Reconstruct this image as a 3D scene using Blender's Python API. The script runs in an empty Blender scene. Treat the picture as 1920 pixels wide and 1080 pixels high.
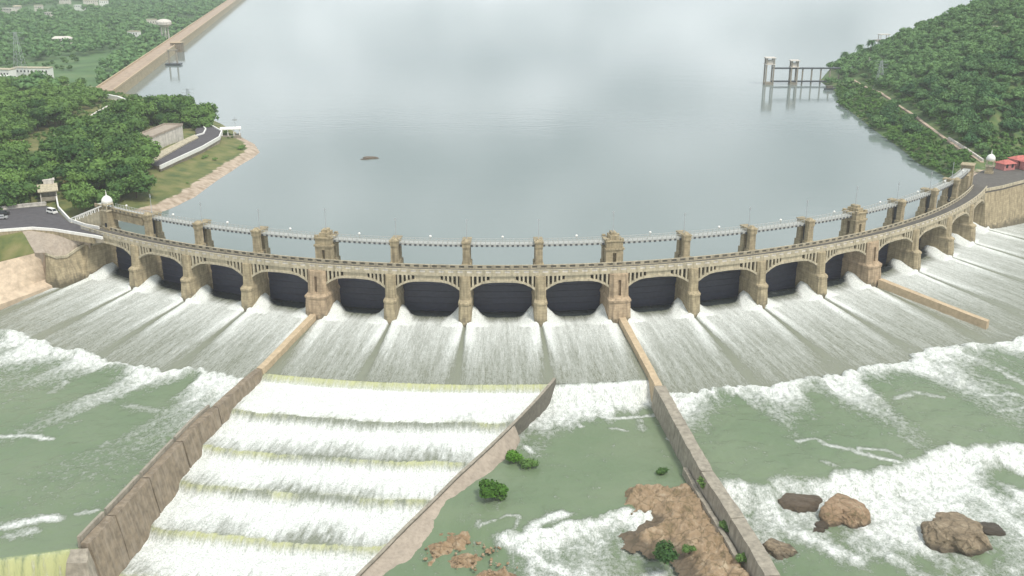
import bpy, math, random
import numpy as np
from mathutils import Vector, Matrix

random.seed(7)
rng = np.random.default_rng(7)
SC = bpy.context.scene
COL = SC.collection
rad = math.radians

# ------------------------------------------------------------------ camera
F, HZ, CAMH = 1900.0, -110.0, 108.0          # focal length / horizon row in 1920x1080 pixels, camera height
PITCH = math.atan((540 - HZ) / F)
cp, sp = math.cos(PITCH), math.sin(PITCH)
cam = bpy.data.cameras.new('camera')
camo = bpy.data.objects.new('camera', cam)
COL.objects.link(camo)
camo.location = (0, 0, CAMH)
camo.rotation_euler = (math.pi / 2 - PITCH, 0, 0)
cam.sensor_width = 36
cam.lens = F / 1920 * 36
cam.clip_start = 1
cam.clip_end = 20000
SC.camera = camo

# ------------------------------------------------------------------ world, sun, exposure
SUN_EL, SUN_AZ = rad(58), rad(140)           # azimuth clockwise from +Y
world = bpy.data.worlds.new('World')
SC.world = world
world.use_nodes = True
wn, wl = world.node_tree.nodes, world.node_tree.links
wn.clear()
w_out = wn.new('ShaderNodeOutputWorld')
w_bg = wn.new('ShaderNodeBackground')
w_bg.inputs['Strength'].default_value = 0.062
w_sky = wn.new('ShaderNodeTexSky')
w_sky.sky_type = 'NISHITA'
w_sky.sun_disc = False
w_sky.sun_elevation = SUN_EL
w_sky.sun_rotation = SUN_AZ
w_tc = wn.new('ShaderNodeTexCoord')
w_sep = wn.new('ShaderNodeSeparateXYZ')
wl.new(w_tc.outputs['Generated'], w_sep.inputs[0])
w_add = wn.new('ShaderNodeMath'); w_add.operation = 'ADD'; w_add.inputs[1].default_value = 0.16
w_abs = wn.new('ShaderNodeMath'); w_abs.operation = 'ABSOLUTE'
wl.new(w_sep.outputs['Z'], w_abs.inputs[0])
wl.new(w_abs.outputs[0], w_add.inputs[0])
w_div = wn.new('ShaderNodeVectorMath'); w_div.operation = 'DIVIDE'
w_cmb = wn.new('ShaderNodeCombineXYZ')
for i in range(3):
    wl.new(w_add.outputs[0], w_cmb.inputs[i])
wl.new(w_tc.outputs['Generated'], w_div.inputs[0])
wl.new(w_cmb.outputs[0], w_div.inputs[1])
w_noi = wn.new('ShaderNodeTexNoise')
w_noi.inputs['Scale'].default_value = 2.0
w_noi.inputs['Detail'].default_value = 4
w_noi.inputs['Roughness'].default_value = 0.5
wl.new(w_div.outputs[0], w_noi.inputs['Vector'])
w_rmp = wn.new('ShaderNodeValToRGB')          # cloud shade: grey bases to white tops
w_rmp.color_ramp.elements[0].position = 0.34
w_rmp.color_ramp.elements[0].color = (4.2, 4.75, 4.95, 1)
w_rmp.color_ramp.elements[1].position = 0.66
w_rmp.color_ramp.elements[1].color = (11.4, 11.8, 12.0, 1)
wl.new(w_noi.outputs['Fac'], w_rmp.inputs[0])
w_mix = wn.new('ShaderNodeMix'); w_mix.data_type = 'RGBA'
w_mix.inputs['Factor'].default_value = 0.86    # cloud cover
wl.new(w_sky.outputs[0], w_mix.inputs[6])
wl.new(w_rmp.outputs[0], w_mix.inputs[7])
wl.new(w_mix.outputs[2], w_bg.inputs['Color'])
wl.new(w_bg.outputs[0], w_out.inputs['Surface'])

sun = bpy.data.lights.new('sun', 'SUN')
sun.energy = 1.5
sun.angle = rad(11)
sun.color = (1.0, 0.95, 0.87)
suno = bpy.data.objects.new('sun', sun)
COL.objects.link(suno)
sd = Vector((math.sin(SUN_AZ) * math.cos(SUN_EL), math.cos(SUN_AZ) * math.cos(SUN_EL), math.sin(SUN_EL)))
suno.rotation_euler = (-sd).to_track_quat('-Z', 'Y').to_euler()
suno.location = (0, 0, 400)

SC.view_settings.view_transform = 'Standard'
SC.view_settings.look = 'None'
SC.view_settings.exposure = 1.08
SC.view_settings.gamma = 1
SC.view_settings.use_curve_mapping = False
SC.render.engine = 'CYCLES'
SC.cycles.use_denoising = True
SC.cycles.max_bounces = 5
SC.cycles.volume_bounces = 1
SC.cycles.transparent_max_bounces = 8

# ------------------------------------------------------------------ survey helpers
def at(u, v, z):
    """world point at height z that the photograph's pixel (u, v) shows"""
    dx, dy = u - 960.0, v - 540.0
    d = (dx, F * cp - dy * sp, -(dy * cp + F * sp))
    t = (z - CAMH) / d[2]
    return Vector((t * d[0], t * d[1], z))

def proj(x, y, z):
    zz = z - CAMH
    dep = y * cp - zz * sp
    up = y * sp + zz * cp
    return 960 + F * x / dep, 540 - F * up / dep

CX, CY, R = -5.47, 517.04, 229.54              # the dam's arc
ANG = [-37.2, -31.2, -25.4, -19.6, -13.6, -7.8, -2.15, 3.5, 9.45, 15.45, 21.4, 27.3, 33.2, 39.4, 45.7, 51.6, 57.5]
BIG = {4, 8, 12}
def pol(th, rho, z=0.0):
    a = math.radians(th); r = R + rho
    return Vector((CX + r * math.sin(a), CY - r * math.cos(a), z))
def topol(x, y):
    return np.degrees(np.arctan2(x - CX, CY - y)), np.hypot(x - CX, y - CY) - R

def smooth(a, b, x):
    t = np.clip((x - a) / (b - a), 0, 1)
    return t * t * (3 - 2 * t)

def vnoise(x, y, seed=0):
    xi, yi = np.floor(x).astype(np.int64), np.floor(y).astype(np.int64)
    fx, fy = x - xi, y - yi
    fx = fx * fx * (3 - 2 * fx); fy = fy * fy * (3 - 2 * fy)
    def h(a, b):
        n = (a * 374761393 + b * 668265263 + seed * 1442695041) & 0x7fffffff
        n = ((n ^ (n >> 13)) * 1274126177) & 0x7fffffff
        n = ((n ^ (n >> 16)) * 974634541) & 0x7fffffff
        return ((n ^ (n >> 15)) & 0xffff) / 65535.0
    return ((h(xi, yi) * (1 - fx) + h(xi + 1, yi) * fx) * (1 - fy) + (h(xi, yi + 1) * (1 - fx) + h(xi + 1, yi + 1) * fx) * fy)
def fbm(x, y, seed=0, oct=4, gain=.5):
    x = np.asarray(x, float); y = np.asarray(y, float)
    s = 0; a = 1; t = 0
    for o in range(oct):
        s = s + a * vnoise(x, y, seed + o * 17); t += a
        x = x * 2.03 + 11.3; y = y * 2.03 + 5.7; a *= gain
    return s / t

def poly_dist(px, py, pts, closed=True):
    """distance to a polyline, and whether inside (closed)"""
    px = np.asarray(px, float); py = np.asarray(py, float)
    d = np.full(px.shape, 1e9); ins = np.zeros(px.shape, bool)
    n = len(pts)
    for i in range(n if closed else n - 1):
        ax, ay = pts[i][0], pts[i][1]; bx, by = pts[(i + 1) % n][0], pts[(i + 1) % n][1]
        ex, ey = bx - ax, by - ay
        t = np.clip(((px - ax) * ex + (py - ay) * ey) / (ex * ex + ey * ey + 1e-9), 0, 1)
        d = np.minimum(d, np.hypot(px - ax - t * ex, py - ay - t * ey))
        if closed and abs(ey) > 1e-12:
            c = ((ay > py) != (by > py)) & (px < ex * (py - ay) / ey + ax)
            ins ^= c
    return d, ins

# ------------------------------------------------------------------ materials
def mat(name):
    m = bpy.data.materials.new(name); m.use_nodes = True
    return m, m.node_tree.nodes, m.node_tree.links, m.node_tree.nodes['Principled BSDF']

def simple(name, col, rough=.8, metal=0, var=.25, scale=1.0, bump=.3, streak=0, stain=None, course=0, wet=None):
    m, n, l, b = mat(name)
    b.inputs['Roughness'].default_value = rough
    b.inputs['Metallic'].default_value = metal
    g = n.new('ShaderNodeNewGeometry')
    no = n.new('ShaderNodeTexNoise'); no.inputs['Scale'].default_value = scale; no.inputs['Detail'].default_value = 7
    no.inputs['Roughness'].default_value = .62
    l.new(g.outputs['Position'], no.inputs['Vector'])
    mp = n.new('ShaderNodeMapRange')
    mp.inputs['From Min'].default_value = .3; mp.inputs['From Max'].default_value = .7
    mp.inputs['To Min'].default_value = 1 - var; mp.inputs['To Max'].default_value = 1 + var
    l.new(no.outputs['Fac'], mp.inputs['Value'])
    hs = n.new('ShaderNodeMix'); hs.data_type = 'RGBA'; hs.blend_type = 'MULTIPLY'; hs.inputs['Factor'].default_value = 1
    hs.inputs[6].default_value = (*col, 1)
    l.new(mp.outputs[0], hs.inputs[7])
    last = hs.outputs[2]
    if streak:                                     # weather streaks running down the face
        mpg = n.new('ShaderNodeMapping'); mpg.inputs['Scale'].default_value = (1.3, 1.3, .09)
        l.new(g.outputs['Position'], mpg.inputs['Vector'])
        n2 = n.new('ShaderNodeTexNoise'); n2.inputs['Scale'].default_value = 1; n2.inputs['Detail'].default_value = 5
        l.new(mpg.outputs[0], n2.inputs['Vector'])
        r2 = n.new('ShaderNodeMapRange'); r2.inputs['From Min'].default_value = .46; r2.inputs['From Max'].default_value = .68
        r2.inputs['To Max'].default_value = streak
        l.new(n2.outputs['Fac'], r2.inputs['Value'])
        mx = n.new('ShaderNodeMix'); mx.data_type = 'RGBA'
        mx.inputs[7].default_value = (*(stain or tuple(c * .35 for c in col)), 1)
        l.new(r2.outputs[0], mx.inputs['Factor']); l.new(last, mx.inputs[6])
        last = mx.outputs[2]
    if course or wet is not None:
        sx = n.new('ShaderNodeSeparateXYZ'); l.new(g.outputs['Position'], sx.inputs[0])
    if course:                                     # bed joints of the masonry courses
        dv = n.new('ShaderNodeMath'); dv.operation = 'MULTIPLY_ADD'; dv.inputs[1].default_value = 1 / course
        jn = n.new('ShaderNodeMath'); jn.operation = 'MULTIPLY'; jn.inputs[1].default_value = .5
        l.new(no.outputs['Fac'], jn.inputs[0]); l.new(sx.outputs['Z'], dv.inputs[0]); l.new(jn.outputs[0], dv.inputs[2])
        fr = n.new('ShaderNodeMath'); fr.operation = 'FRACT'; l.new(dv.outputs[0], fr.inputs[0])
        jr = n.new('ShaderNodeMapRange'); jr.inputs['From Min'].default_value = .0; jr.inputs['From Max'].default_value = .22
        jr.inputs['To Min'].default_value = .45; jr.inputs['To Max'].default_value = 0
        l.new(fr.outputs[0], jr.inputs['Value'])
        mj = n.new('ShaderNodeMix'); mj.data_type = 'RGBA'; mj.inputs[7].default_value = (*(c * .4 for c in col), 1)
        l.new(jr.outputs[0], mj.inputs['Factor']); l.new(last, mj.inputs[6]); last = mj.outputs[2]
    if wet is not None:                            # algae and splash stain above the water line
        wz = n.new('ShaderNodeMath'); wz.operation = 'MULTIPLY_ADD'; wz.inputs[1].default_value = 5.0
        l.new(no.outputs['Fac'], wz.inputs[0]); l.new(sx.outputs['Z'], wz.inputs[2])
        wr = n.new('ShaderNodeMapRange'); wr.inputs['From Min'].default_value = wet + 1.2; wr.inputs['From Max'].default_value = wet + 3.6
        wr.inputs['To Min'].default_value = .72; wr.inputs['To Max'].default_value = 0
        l.new(wz.outputs[0], wr.inputs['Value'])
        mw = n.new('ShaderNodeMix'); mw.data_type = 'RGBA'; mw.inputs[7].default_value = (.075, .068, .045, 1)
        l.new(wr.outputs[0], mw.inputs['Factor']); l.new(last, mw.inputs[6]); last = mw.outputs[2]
    l.new(last, b.inputs['Base Color'])
    if bump:
        bp = n.new('ShaderNodeBump'); bp.inputs['Strength'].default_value = bump; bp.inputs['Distance'].default_value = .15
        l.new(no.outputs['Fac'], bp.inputs['Height']); l.new(bp.outputs[0], b.inputs['Normal'])
    return m

M = {}
M['stone'] = simple('weathered_stone', (.37, .308, .195), .85, var=.32, scale=.7, bump=.5, streak=.6, course=.8, wet=-.2)
M['stone_pink'] = simple('pinkish_stone', (.40, .305, .20), .85, var=.3, scale=.7, bump=.5, streak=.6, course=.8, wet=-.2)
M['lightstone'] = simple('pale_render', (.455, .405, .29), .8, var=.24, scale=.8, bump=.3, streak=.5)
M['darkstone'] = simple('dark_stone', (.13, .12, .095), .9, var=.3, scale=1.2, bump=.3)  # dark tone; also fills parapet gaps, spandrel backs and viaduct openings
M['wallbrown'] = simple('brown_masonry', (.205, .165, .115), .9, var=.36, scale=.55, bump=.8, streak=.35, stain=(.38, .33, .27))
M['wallgrey'] = simple('grey_masonry', (.30, .27, .215), .9, var=.28, scale=.6, bump=.6, streak=.35)
M['coping'] = simple('tan_coping', (.46, .36, .235), .85, var=.2, scale=.8, bump=.3)
M['slope'] = simple('pinkish_render', (.35, .295, .235), .9, var=.17, scale=.45, bump=.4, streak=.25)
M['revet'] = simple('pale_revetment', (.50, .40, .29), .9, var=.25, scale=.5, bump=.4)
M['gate'] = simple('navy_gate_paint', (.022, .026, .05), .45, var=.3, scale=.9, bump=.1)
M['asphalt'] = simple('asphalt', (.075, .07, .075), .9, var=.25, scale=.5, bump=.2)
M['deckroad'] = simple('worn_road', (.10, .093, .082), .9, var=.25, scale=.6, bump=.2)
M['white'] = simple('white_paint', (.78, .77, .73), .6, var=.1, scale=1, bump=.1)
M['offwhite'] = simple('aged_limewash', (.62, .58, .52), .7, var=.2, scale=.6, bump=.2, streak=.4)
M['steel'] = simple('galvanised_steel', (.42, .45, .46), .5, .3, var=.15, scale=2, bump=0)
M['railing'] = simple('pale_railing_paint', (.40, .41, .385), .5, var=.12, scale=2, bump=0)
M['darksteel'] = simple('dark_steel', (.09, .10, .11), .5, .3, var=.2, scale=2, bump=0)
M['glass'] = simple('dark_glass', (.02, .025, .03), .1, var=.1, scale=2, bump=0)
M['tyre'] = simple('tyre_rubber', (.02, .02, .02), .8, var=.1, scale=2, bump=0)
M['redroof'] = simple('red_roof_tiles', (.45, .13, .11), .8, var=.25, scale=1, bump=.3)
M['pinkwall'] = simple('pink_plaster', (.50, .20, .19), .8, var=.2, scale=1, bump=.2)
def rock_mat(name, cols, rough_=.9, sc=.5, wet_z=-10.2):
    """broken rock: several stone colours, dark cracks, a little lichen"""
    m, n, l, b = mat(name)
    b.inputs['Roughness'].default_value = rough_
    g = n.new('ShaderNodeNewGeometry')
    a_ = n.new('ShaderNodeTexNoise'); a_.inputs['Scale'].default_value = sc; a_.inputs['Detail'].default_value = 9; a_.inputs['Roughness'].default_value = .7
    l.new(g.outputs['Position'], a_.inputs['Vector'])
    r = n.new('ShaderNodeValToRGB'); e = r.color_ramp.elements
    e[0].position = .34; e[0].color = (*cols[0], 1); e[1].position = .68; e[1].color = (*cols[-1], 1)
    for k, c in enumerate(cols[1:-1]):
        q = e.new(.34 + .34 * (k + 1) / (len(cols) - 1)); q.color = (*c, 1)
    l.new(a_.outputs['Fac'], r.inputs[0])
    v = n.new('ShaderNodeTexVoronoi'); v.feature = 'DISTANCE_TO_EDGE'; v.inputs['Scale'].default_value = .30
    w = n.new('ShaderNodeVectorMath'); w.operation = 'MULTIPLY_ADD'; w.inputs[1].default_value = (2.2, 2.2, 2.2)
    l.new(a_.outputs['Color'], w.inputs[0]); l.new(g.outputs['Position'], w.inputs[2]); l.new(w.outputs[0], v.inputs['Vector'])
    cr = n.new('ShaderNodeMapRange'); cr.inputs['From Max'].default_value = .035
    l.new(v.outputs['Distance'], cr.inputs['Value'])
    mx = n.new('ShaderNodeMix'); mx.data_type = 'RGBA'; mx.inputs[6].default_value = (*(c * 1.25 for c in cols[0]), 1)
    l.new(cr.outputs[0], mx.inputs['Factor']); l.new(r.outputs[0], mx.inputs[7])
    sx = n.new('ShaderNodeSeparateXYZ'); l.new(g.outputs['Position'], sx.inputs[0])
    wz = n.new('ShaderNodeMath'); wz.operation = 'MULTIPLY_ADD'; wz.inputs[1].default_value = 2.0     # wet band above the water
    l.new(a_.outputs['Fac'], wz.inputs[0]); l.new(sx.outputs['Z'], wz.inputs[2])
    wr = n.new('ShaderNodeMapRange'); wr.inputs['From Min'].default_value = wet_z + .7; wr.inputs['From Max'].default_value = wet_z + 1.5
    wr.inputs['To Min'].default_value = .7; wr.inputs['To Max'].default_value = 0
    l.new(wz.outputs[0], wr.inputs['Value'])
    mw = n.new('ShaderNodeMix'); mw.data_type = 'RGBA'; mw.inputs[7].default_value = (.06, .05, .035, 1)
    l.new(wr.outputs[0], mw.inputs['Factor']); l.new(mx.outputs[2], mw.inputs[6]); l.new(mw.outputs[2], b.inputs['Base Color'])
    ad = n.new('ShaderNodeMath'); ad.operation = 'MULTIPLY_ADD'; ad.inputs[1].default_value = .12
    l.new(cr.outputs[0], ad.inputs[0]); l.new(a_.outputs['Fac'], ad.inputs[2])
    bp = n.new('ShaderNodeBump'); bp.inputs['Strength'].default_value = 1; bp.inputs['Distance'].default_value = .6
    l.new(ad.outputs[0], bp.inputs['Height']); l.new(bp.outputs[0], b.inputs['Normal'])
    return m
M['rock'] = rock_mat('brown_rock', [(.12, .095, .06), (.20, .155, .10), (.26, .205, .135), (.36, .30, .21)])
M['rockred'] = rock_mat('reddish_rock', [(.14, .11, .055), (.25, .17, .10), (.31, .215, .135), (.40, .32, .21)])
M['shoal'] = rock_mat('shoal_rock', [(.15, .11, .06), (.27, .18, .10), (.33, .24, .15), (.45, .38, .28)], .9, .6, -13.6)
M['bedrock'] = rock_mat('bedrock', [(.16, .125, .065), (.28, .20, .12), (.34, .25, .16), (.44, .36, .25)], .9, .4, -10.9)
M['rockdark'] = rock_mat('wet_rock', [(.10, .078, .05), (.17, .128, .085), (.24, .18, .12)], .5, -11.2)
M['damtop'] = simple('reddish_murram', (.36, .27, .195), .9, var=.25, scale=.2, bump=.2)
M['trunk'] = simple('bark', (.12, .09, .06), .9, var=.2, scale=2, bump=.2)
M['sand'] = simple('shore_sand', (.42, .33, .25), .9, var=.25, scale=.2, bump=.2)

def ground_mat(name, a, b_, c, sc):
    m, n, l, b = mat(name)
    b.inputs['Roughness'].default_value = .95
    g = n.new('ShaderNodeNewGeometry')
    no = n.new('ShaderNodeTexNoise'); no.inputs['Scale'].default_value = sc; no.inputs['Detail'].default_value = 8
    l.new(g.outputs['Position'], no.inputs['Vector'])
    r = n.new('ShaderNodeValToRGB'); e = r.color_ramp.elements
    e[0].position = .32; e[0].color = (*a, 1); e[1].position = .7; e[1].color = (*c, 1)
    k = e.new(.5); k.color = (*b_, 1)
    l.new(no.outputs['Fac'], r.inputs[0])
    at_ = n.new('ShaderNodeAttribute'); at_.attribute_name = 'bare'
    sd_ = n.new('ShaderNodeTexNoise'); sd_.inputs['Scale'].default_value = .35; sd_.inputs['Detail'].default_value = 6
    l.new(g.outputs['Position'], sd_.inputs['Vector'])
    sr = n.new('ShaderNodeValToRGB')
    sr.color_ramp.elements[0].position = .3; sr.color_ramp.elements[0].color = (.26, .20, .14, 1)
    sr.color_ramp.elements[1].position = .7; sr.color_ramp.elements[1].color = (.50, .41, .32, 1)
    l.new(sd_.outputs['Fac'], sr.inputs[0])
    ad = n.new('ShaderNodeMath'); ad.operation = 'MULTIPLY_ADD'; ad.inputs[1].default_value = 1.2; ad.inputs[2].default_value = -.6
    l.new(sd_.outputs['Fac'], ad.inputs[0])
    s2 = n.new('ShaderNodeMath'); s2.operation = 'ADD'; s2.use_clamp = True
    l.new(at_.outputs['Fac'], s2.inputs[0]); l.new(ad.outputs[0], s2.inputs[1])
    st = n.new('ShaderNodeMapRange'); st.interpolation_type = 'SMOOTHSTEP'; st.inputs['From Min'].default_value = .3; st.inputs['From Max'].default_value = .65
    l.new(s2.outputs[0], st.inputs['Value'])
    mx = n.new('ShaderNodeMix'); mx.data_type = 'RGBA'
    l.new(st.outputs[0], mx.inputs['Factor']); l.new(r.outputs[0], mx.inputs[6]); l.new(sr.outputs[0], mx.inputs[7])
    l.new(mx.outputs[2], b.inputs['Base Color'])
    bp = n.new('ShaderNodeBump'); bp.inputs['Strength'].default_value = .8; bp.inputs['Distance'].default_value = .5
    l.new(no.outputs['Fac'], bp.inputs['Height']); l.new(bp.outputs[0], b.inputs['Normal'])
    return m
M['grass'] = ground_mat('rough_grass', (.065, .10, .03), (.135, .15, .045), (.20, .185, .075), .16)
M['hillgrass'] = ground_mat('hill_grass', (.05, .10, .03), (.085, .14, .04), (.16, .18, .07), .16)
M['plain'] = ground_mat('green_fields', (.05, .10, .035), (.075, .15, .05), (.12, .18, .07), .03)

def leaf_mat(name, a, b_):
    m, n, l, b = mat(name)
    b.inputs['Roughness'].default_value = .7
    b.inputs['Specular IOR Level'].default_value = .25
    oi = n.new('ShaderNodeObjectInfo')
    g = n.new('ShaderNodeNewGeometry')
    no = n.new('ShaderNodeTexNoise'); no.inputs['Scale'].default_value = .12; no.inputs['Detail'].default_value = 5
    l.new(g.outputs['Position'], no.inputs['Vector'])
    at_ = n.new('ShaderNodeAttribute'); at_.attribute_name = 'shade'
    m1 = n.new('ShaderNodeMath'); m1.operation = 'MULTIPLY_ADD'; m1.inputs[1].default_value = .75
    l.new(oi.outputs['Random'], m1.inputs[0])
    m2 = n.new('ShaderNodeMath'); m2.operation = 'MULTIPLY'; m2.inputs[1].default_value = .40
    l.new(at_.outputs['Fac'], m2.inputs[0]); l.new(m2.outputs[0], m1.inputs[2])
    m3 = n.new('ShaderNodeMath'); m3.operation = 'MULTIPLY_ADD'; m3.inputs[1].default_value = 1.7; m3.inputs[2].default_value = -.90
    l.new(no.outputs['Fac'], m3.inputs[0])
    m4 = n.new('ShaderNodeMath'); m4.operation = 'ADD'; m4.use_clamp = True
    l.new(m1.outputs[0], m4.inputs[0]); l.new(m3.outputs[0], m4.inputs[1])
    mx = n.new('ShaderNodeMix'); mx.data_type = 'RGBA'
    mx.inputs[6].default_value = (*a, 1); mx.inputs[7].default_value = (*b_, 1)
    l.new(m4.outputs[0], mx.inputs['Factor']); l.new(mx.outputs[2], b.inputs['Base Color'])
    return m
M['leaf'] = leaf_mat('tree_leaves', (.030, .082, .018), (.130, .230, .05))
M['leafhill'] = leaf_mat('hill_leaves', (.038, .108, .036), (.125, .232, .075))
M['leafscrub'] = leaf_mat('scrub_leaves', (.045, .115, .022), (.12, .225, .045))
M['leafbright'] = leaf_mat('bush_leaves', (.05, .13, .012), (.10, .24, .02))

def water_mat(name, deep, thin):
    """murky river water whose foam, moss and thin-sheet amounts ride on the mesh"""
    m, n, l, b = mat(name)
    uv = n.new('ShaderNodeUVMap'); uv.uv_map = 'flow'
    def noise(sx, sy, detail=6, rough=.6):
        mp = n.new('ShaderNodeMapping'); mp.inputs['Scale'].default_value = (sx, sy, 1)
        l.new(uv.outputs[0], mp.inputs['Vector'])
        t = n.new('ShaderNodeTexNoise'); t.inputs['Scale'].default_value = 1; t.inputs['Detail'].default_value = detail
        t.inputs['Roughness'].default_value = rough
        l.new(mp.outputs[0], t.inputs['Vector'])
        return t.outputs['Fac']
    def attr(a):
        t = n.new('ShaderNodeAttribute'); t.attribute_name = a
        return t.outputs['Fac']
    def math_(op, a, b2, c=None, clamp=False):
        t = n.new('ShaderNodeMath'); t.operation = op; t.use_clamp = clamp
        for i, x in enumerate((a, b2, c)):
            if x is None: continue
            if isinstance(x, (int, float)): t.inputs[i].default_value = x
            else: l.new(x, t.inputs[i])
        return t.outputs[0]
    def mixf(f, a, b2):
        return math_('ADD', math_('MULTIPLY', a, math_('SUBTRACT', 1, f)), math_('MULTIPLY', b2, f))
    def step(x, a, b2):
        t = n.new('ShaderNodeMapRange'); t.interpolation_type = 'SMOOTHSTEP'
        for nm, q in (('From Min', a), ('From Max', b2)):
            if isinstance(q, (int, float)): t.inputs[nm].default_value = q
            else: l.new(q, t.inputs[nm])
        l.new(x, t.inputs['Value']); return t.outputs[0]
    def mixc(f, a, b2):
        t = n.new('ShaderNodeMix'); t.data_type = 'RGBA'
        l.new(f, t.inputs['Factor'])
        for s, x in ((6, a), (7, b2)):
            if isinstance(x, tuple): t.inputs[s].default_value = (*x, 1)
            else: l.new(x, t.inputs[s])
        return t.outputs[2]
    foam, moss, sheet, clear = attr('foam'), attr('moss'), attr('sheet'), attr('clear')  # clear: mask of the painted gate reflection, not water clarity
    streak = noise(2.3, .34, 8, .72)
    froth = noise(.9, .6, 9, .72)
    fine = noise(3.6, 2.0, 6, .75)
    nz = mixf(math_('MULTIPLY', sheet, .68), froth, streak)
    nz = math_('ADD', math_('MULTIPLY', nz, .72), math_('MULTIPLY', fine, .28))
    amp = mixf(sheet, nz, nz)
    f = math_('MULTIPLY_ADD', math_('SUBTRACT', amp, .5), mixf(sheet, 2.6, 1.9), math_('MINIMUM', foam, 1.0))
    fm = math_('MULTIPLY', step(f, mixf(sheet, .12, .05), mixf(sheet, 1.12, 1.05)), step(foam, 0.0, .12))
    big = noise(.035, .05, 4, .5)
    deepv = mixc(step(big, .35, .68), deep, tuple(c * k for c, k in zip(deep, (1.22, 1.12, 1.2))))
    base = mixc(sheet, deepv, thin)
    base = mixc(step(math_('ADD', clear, math_('MULTIPLY', math_('SUBTRACT', streak, .5), 1.2)), .3, .7), base, (.028, .036, .036))  # dark gate's reflection and shade painted into the water colour
    base = mixc(math_('MULTIPLY', moss, step(math_('MULTIPLY_ADD', math_('SUBTRACT', fine, .5), 2.2, moss), .1, .9)), base, (.47, .49, .24))
    foamc = mixc(step(fine, .36, .6), (.54, .59, .54), (.85, .86, .83))
    colr = mixc(fm, base, foamc)
    l.new(colr, b.inputs['Base Color'])
    l.new(mixf(fm, .16, .85), b.inputs['Roughness'])
    b.inputs['IOR'].default_value = 1.33
    rip = noise(.42, .34, 7, .66)
    hgt = math_('ADD', math_('MULTIPLY', rip, .5), math_('MULTIPLY', fm, .6))
    hgt = math_('ADD', hgt, math_('MULTIPLY', math_('MULTIPLY', fine, .35), math_('ADD', fm, .25)))
    bp = n.new('ShaderNodeBump'); bp.inputs['Strength'].default_value = .75; bp.inputs['Distance'].default_value = .8
    l.new(hgt, bp.inputs['Height']); l.new(bp.outputs[0], b.inputs['Normal'])
    return m
M['river'] = water_mat('river_water', (.132, .186, .104), (.20, .215, .162))

def reservoir_mat():
    m, n, l, b = mat('reservoir_surface')
    g = n.new('ShaderNodeNewGeometry')
    def noise(sx, sy, d=4):
        mp = n.new('ShaderNodeMapping'); mp.inputs['Scale'].default_value = (sx, sy, 1)
        l.new(g.outputs['Position'], mp.inputs['Vector'])
        t = n.new('ShaderNodeTexNoise'); t.inputs['Scale'].default_value = 1; t.inputs['Detail'].default_value = d
        l.new(mp.outputs[0], t.inputs['Vector']); return t.outputs['Fac']
    b.inputs['Base Color'].default_value = (.175, .214, .204, 1)
    b.inputs['Roughness'].default_value = .07
    b.inputs['IOR'].default_value = 1.33
    a = n.new('ShaderNodeMath'); a.operation = 'ADD'
    l.new(noise(.12, .30, 5), a.inputs[0]); l.new(noise(.02, .045, 3), a.inputs[1])
    bp = n.new('ShaderNodeBump'); bp.inputs['Strength'].default_value = .10; bp.inputs['Distance'].default_value = .5
    l.new(a.outputs[0], bp.inputs['Height']); l.new(bp.outputs[0], b.inputs['Normal'])
    return m
M['reservoir'] = reservoir_mat()

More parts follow.
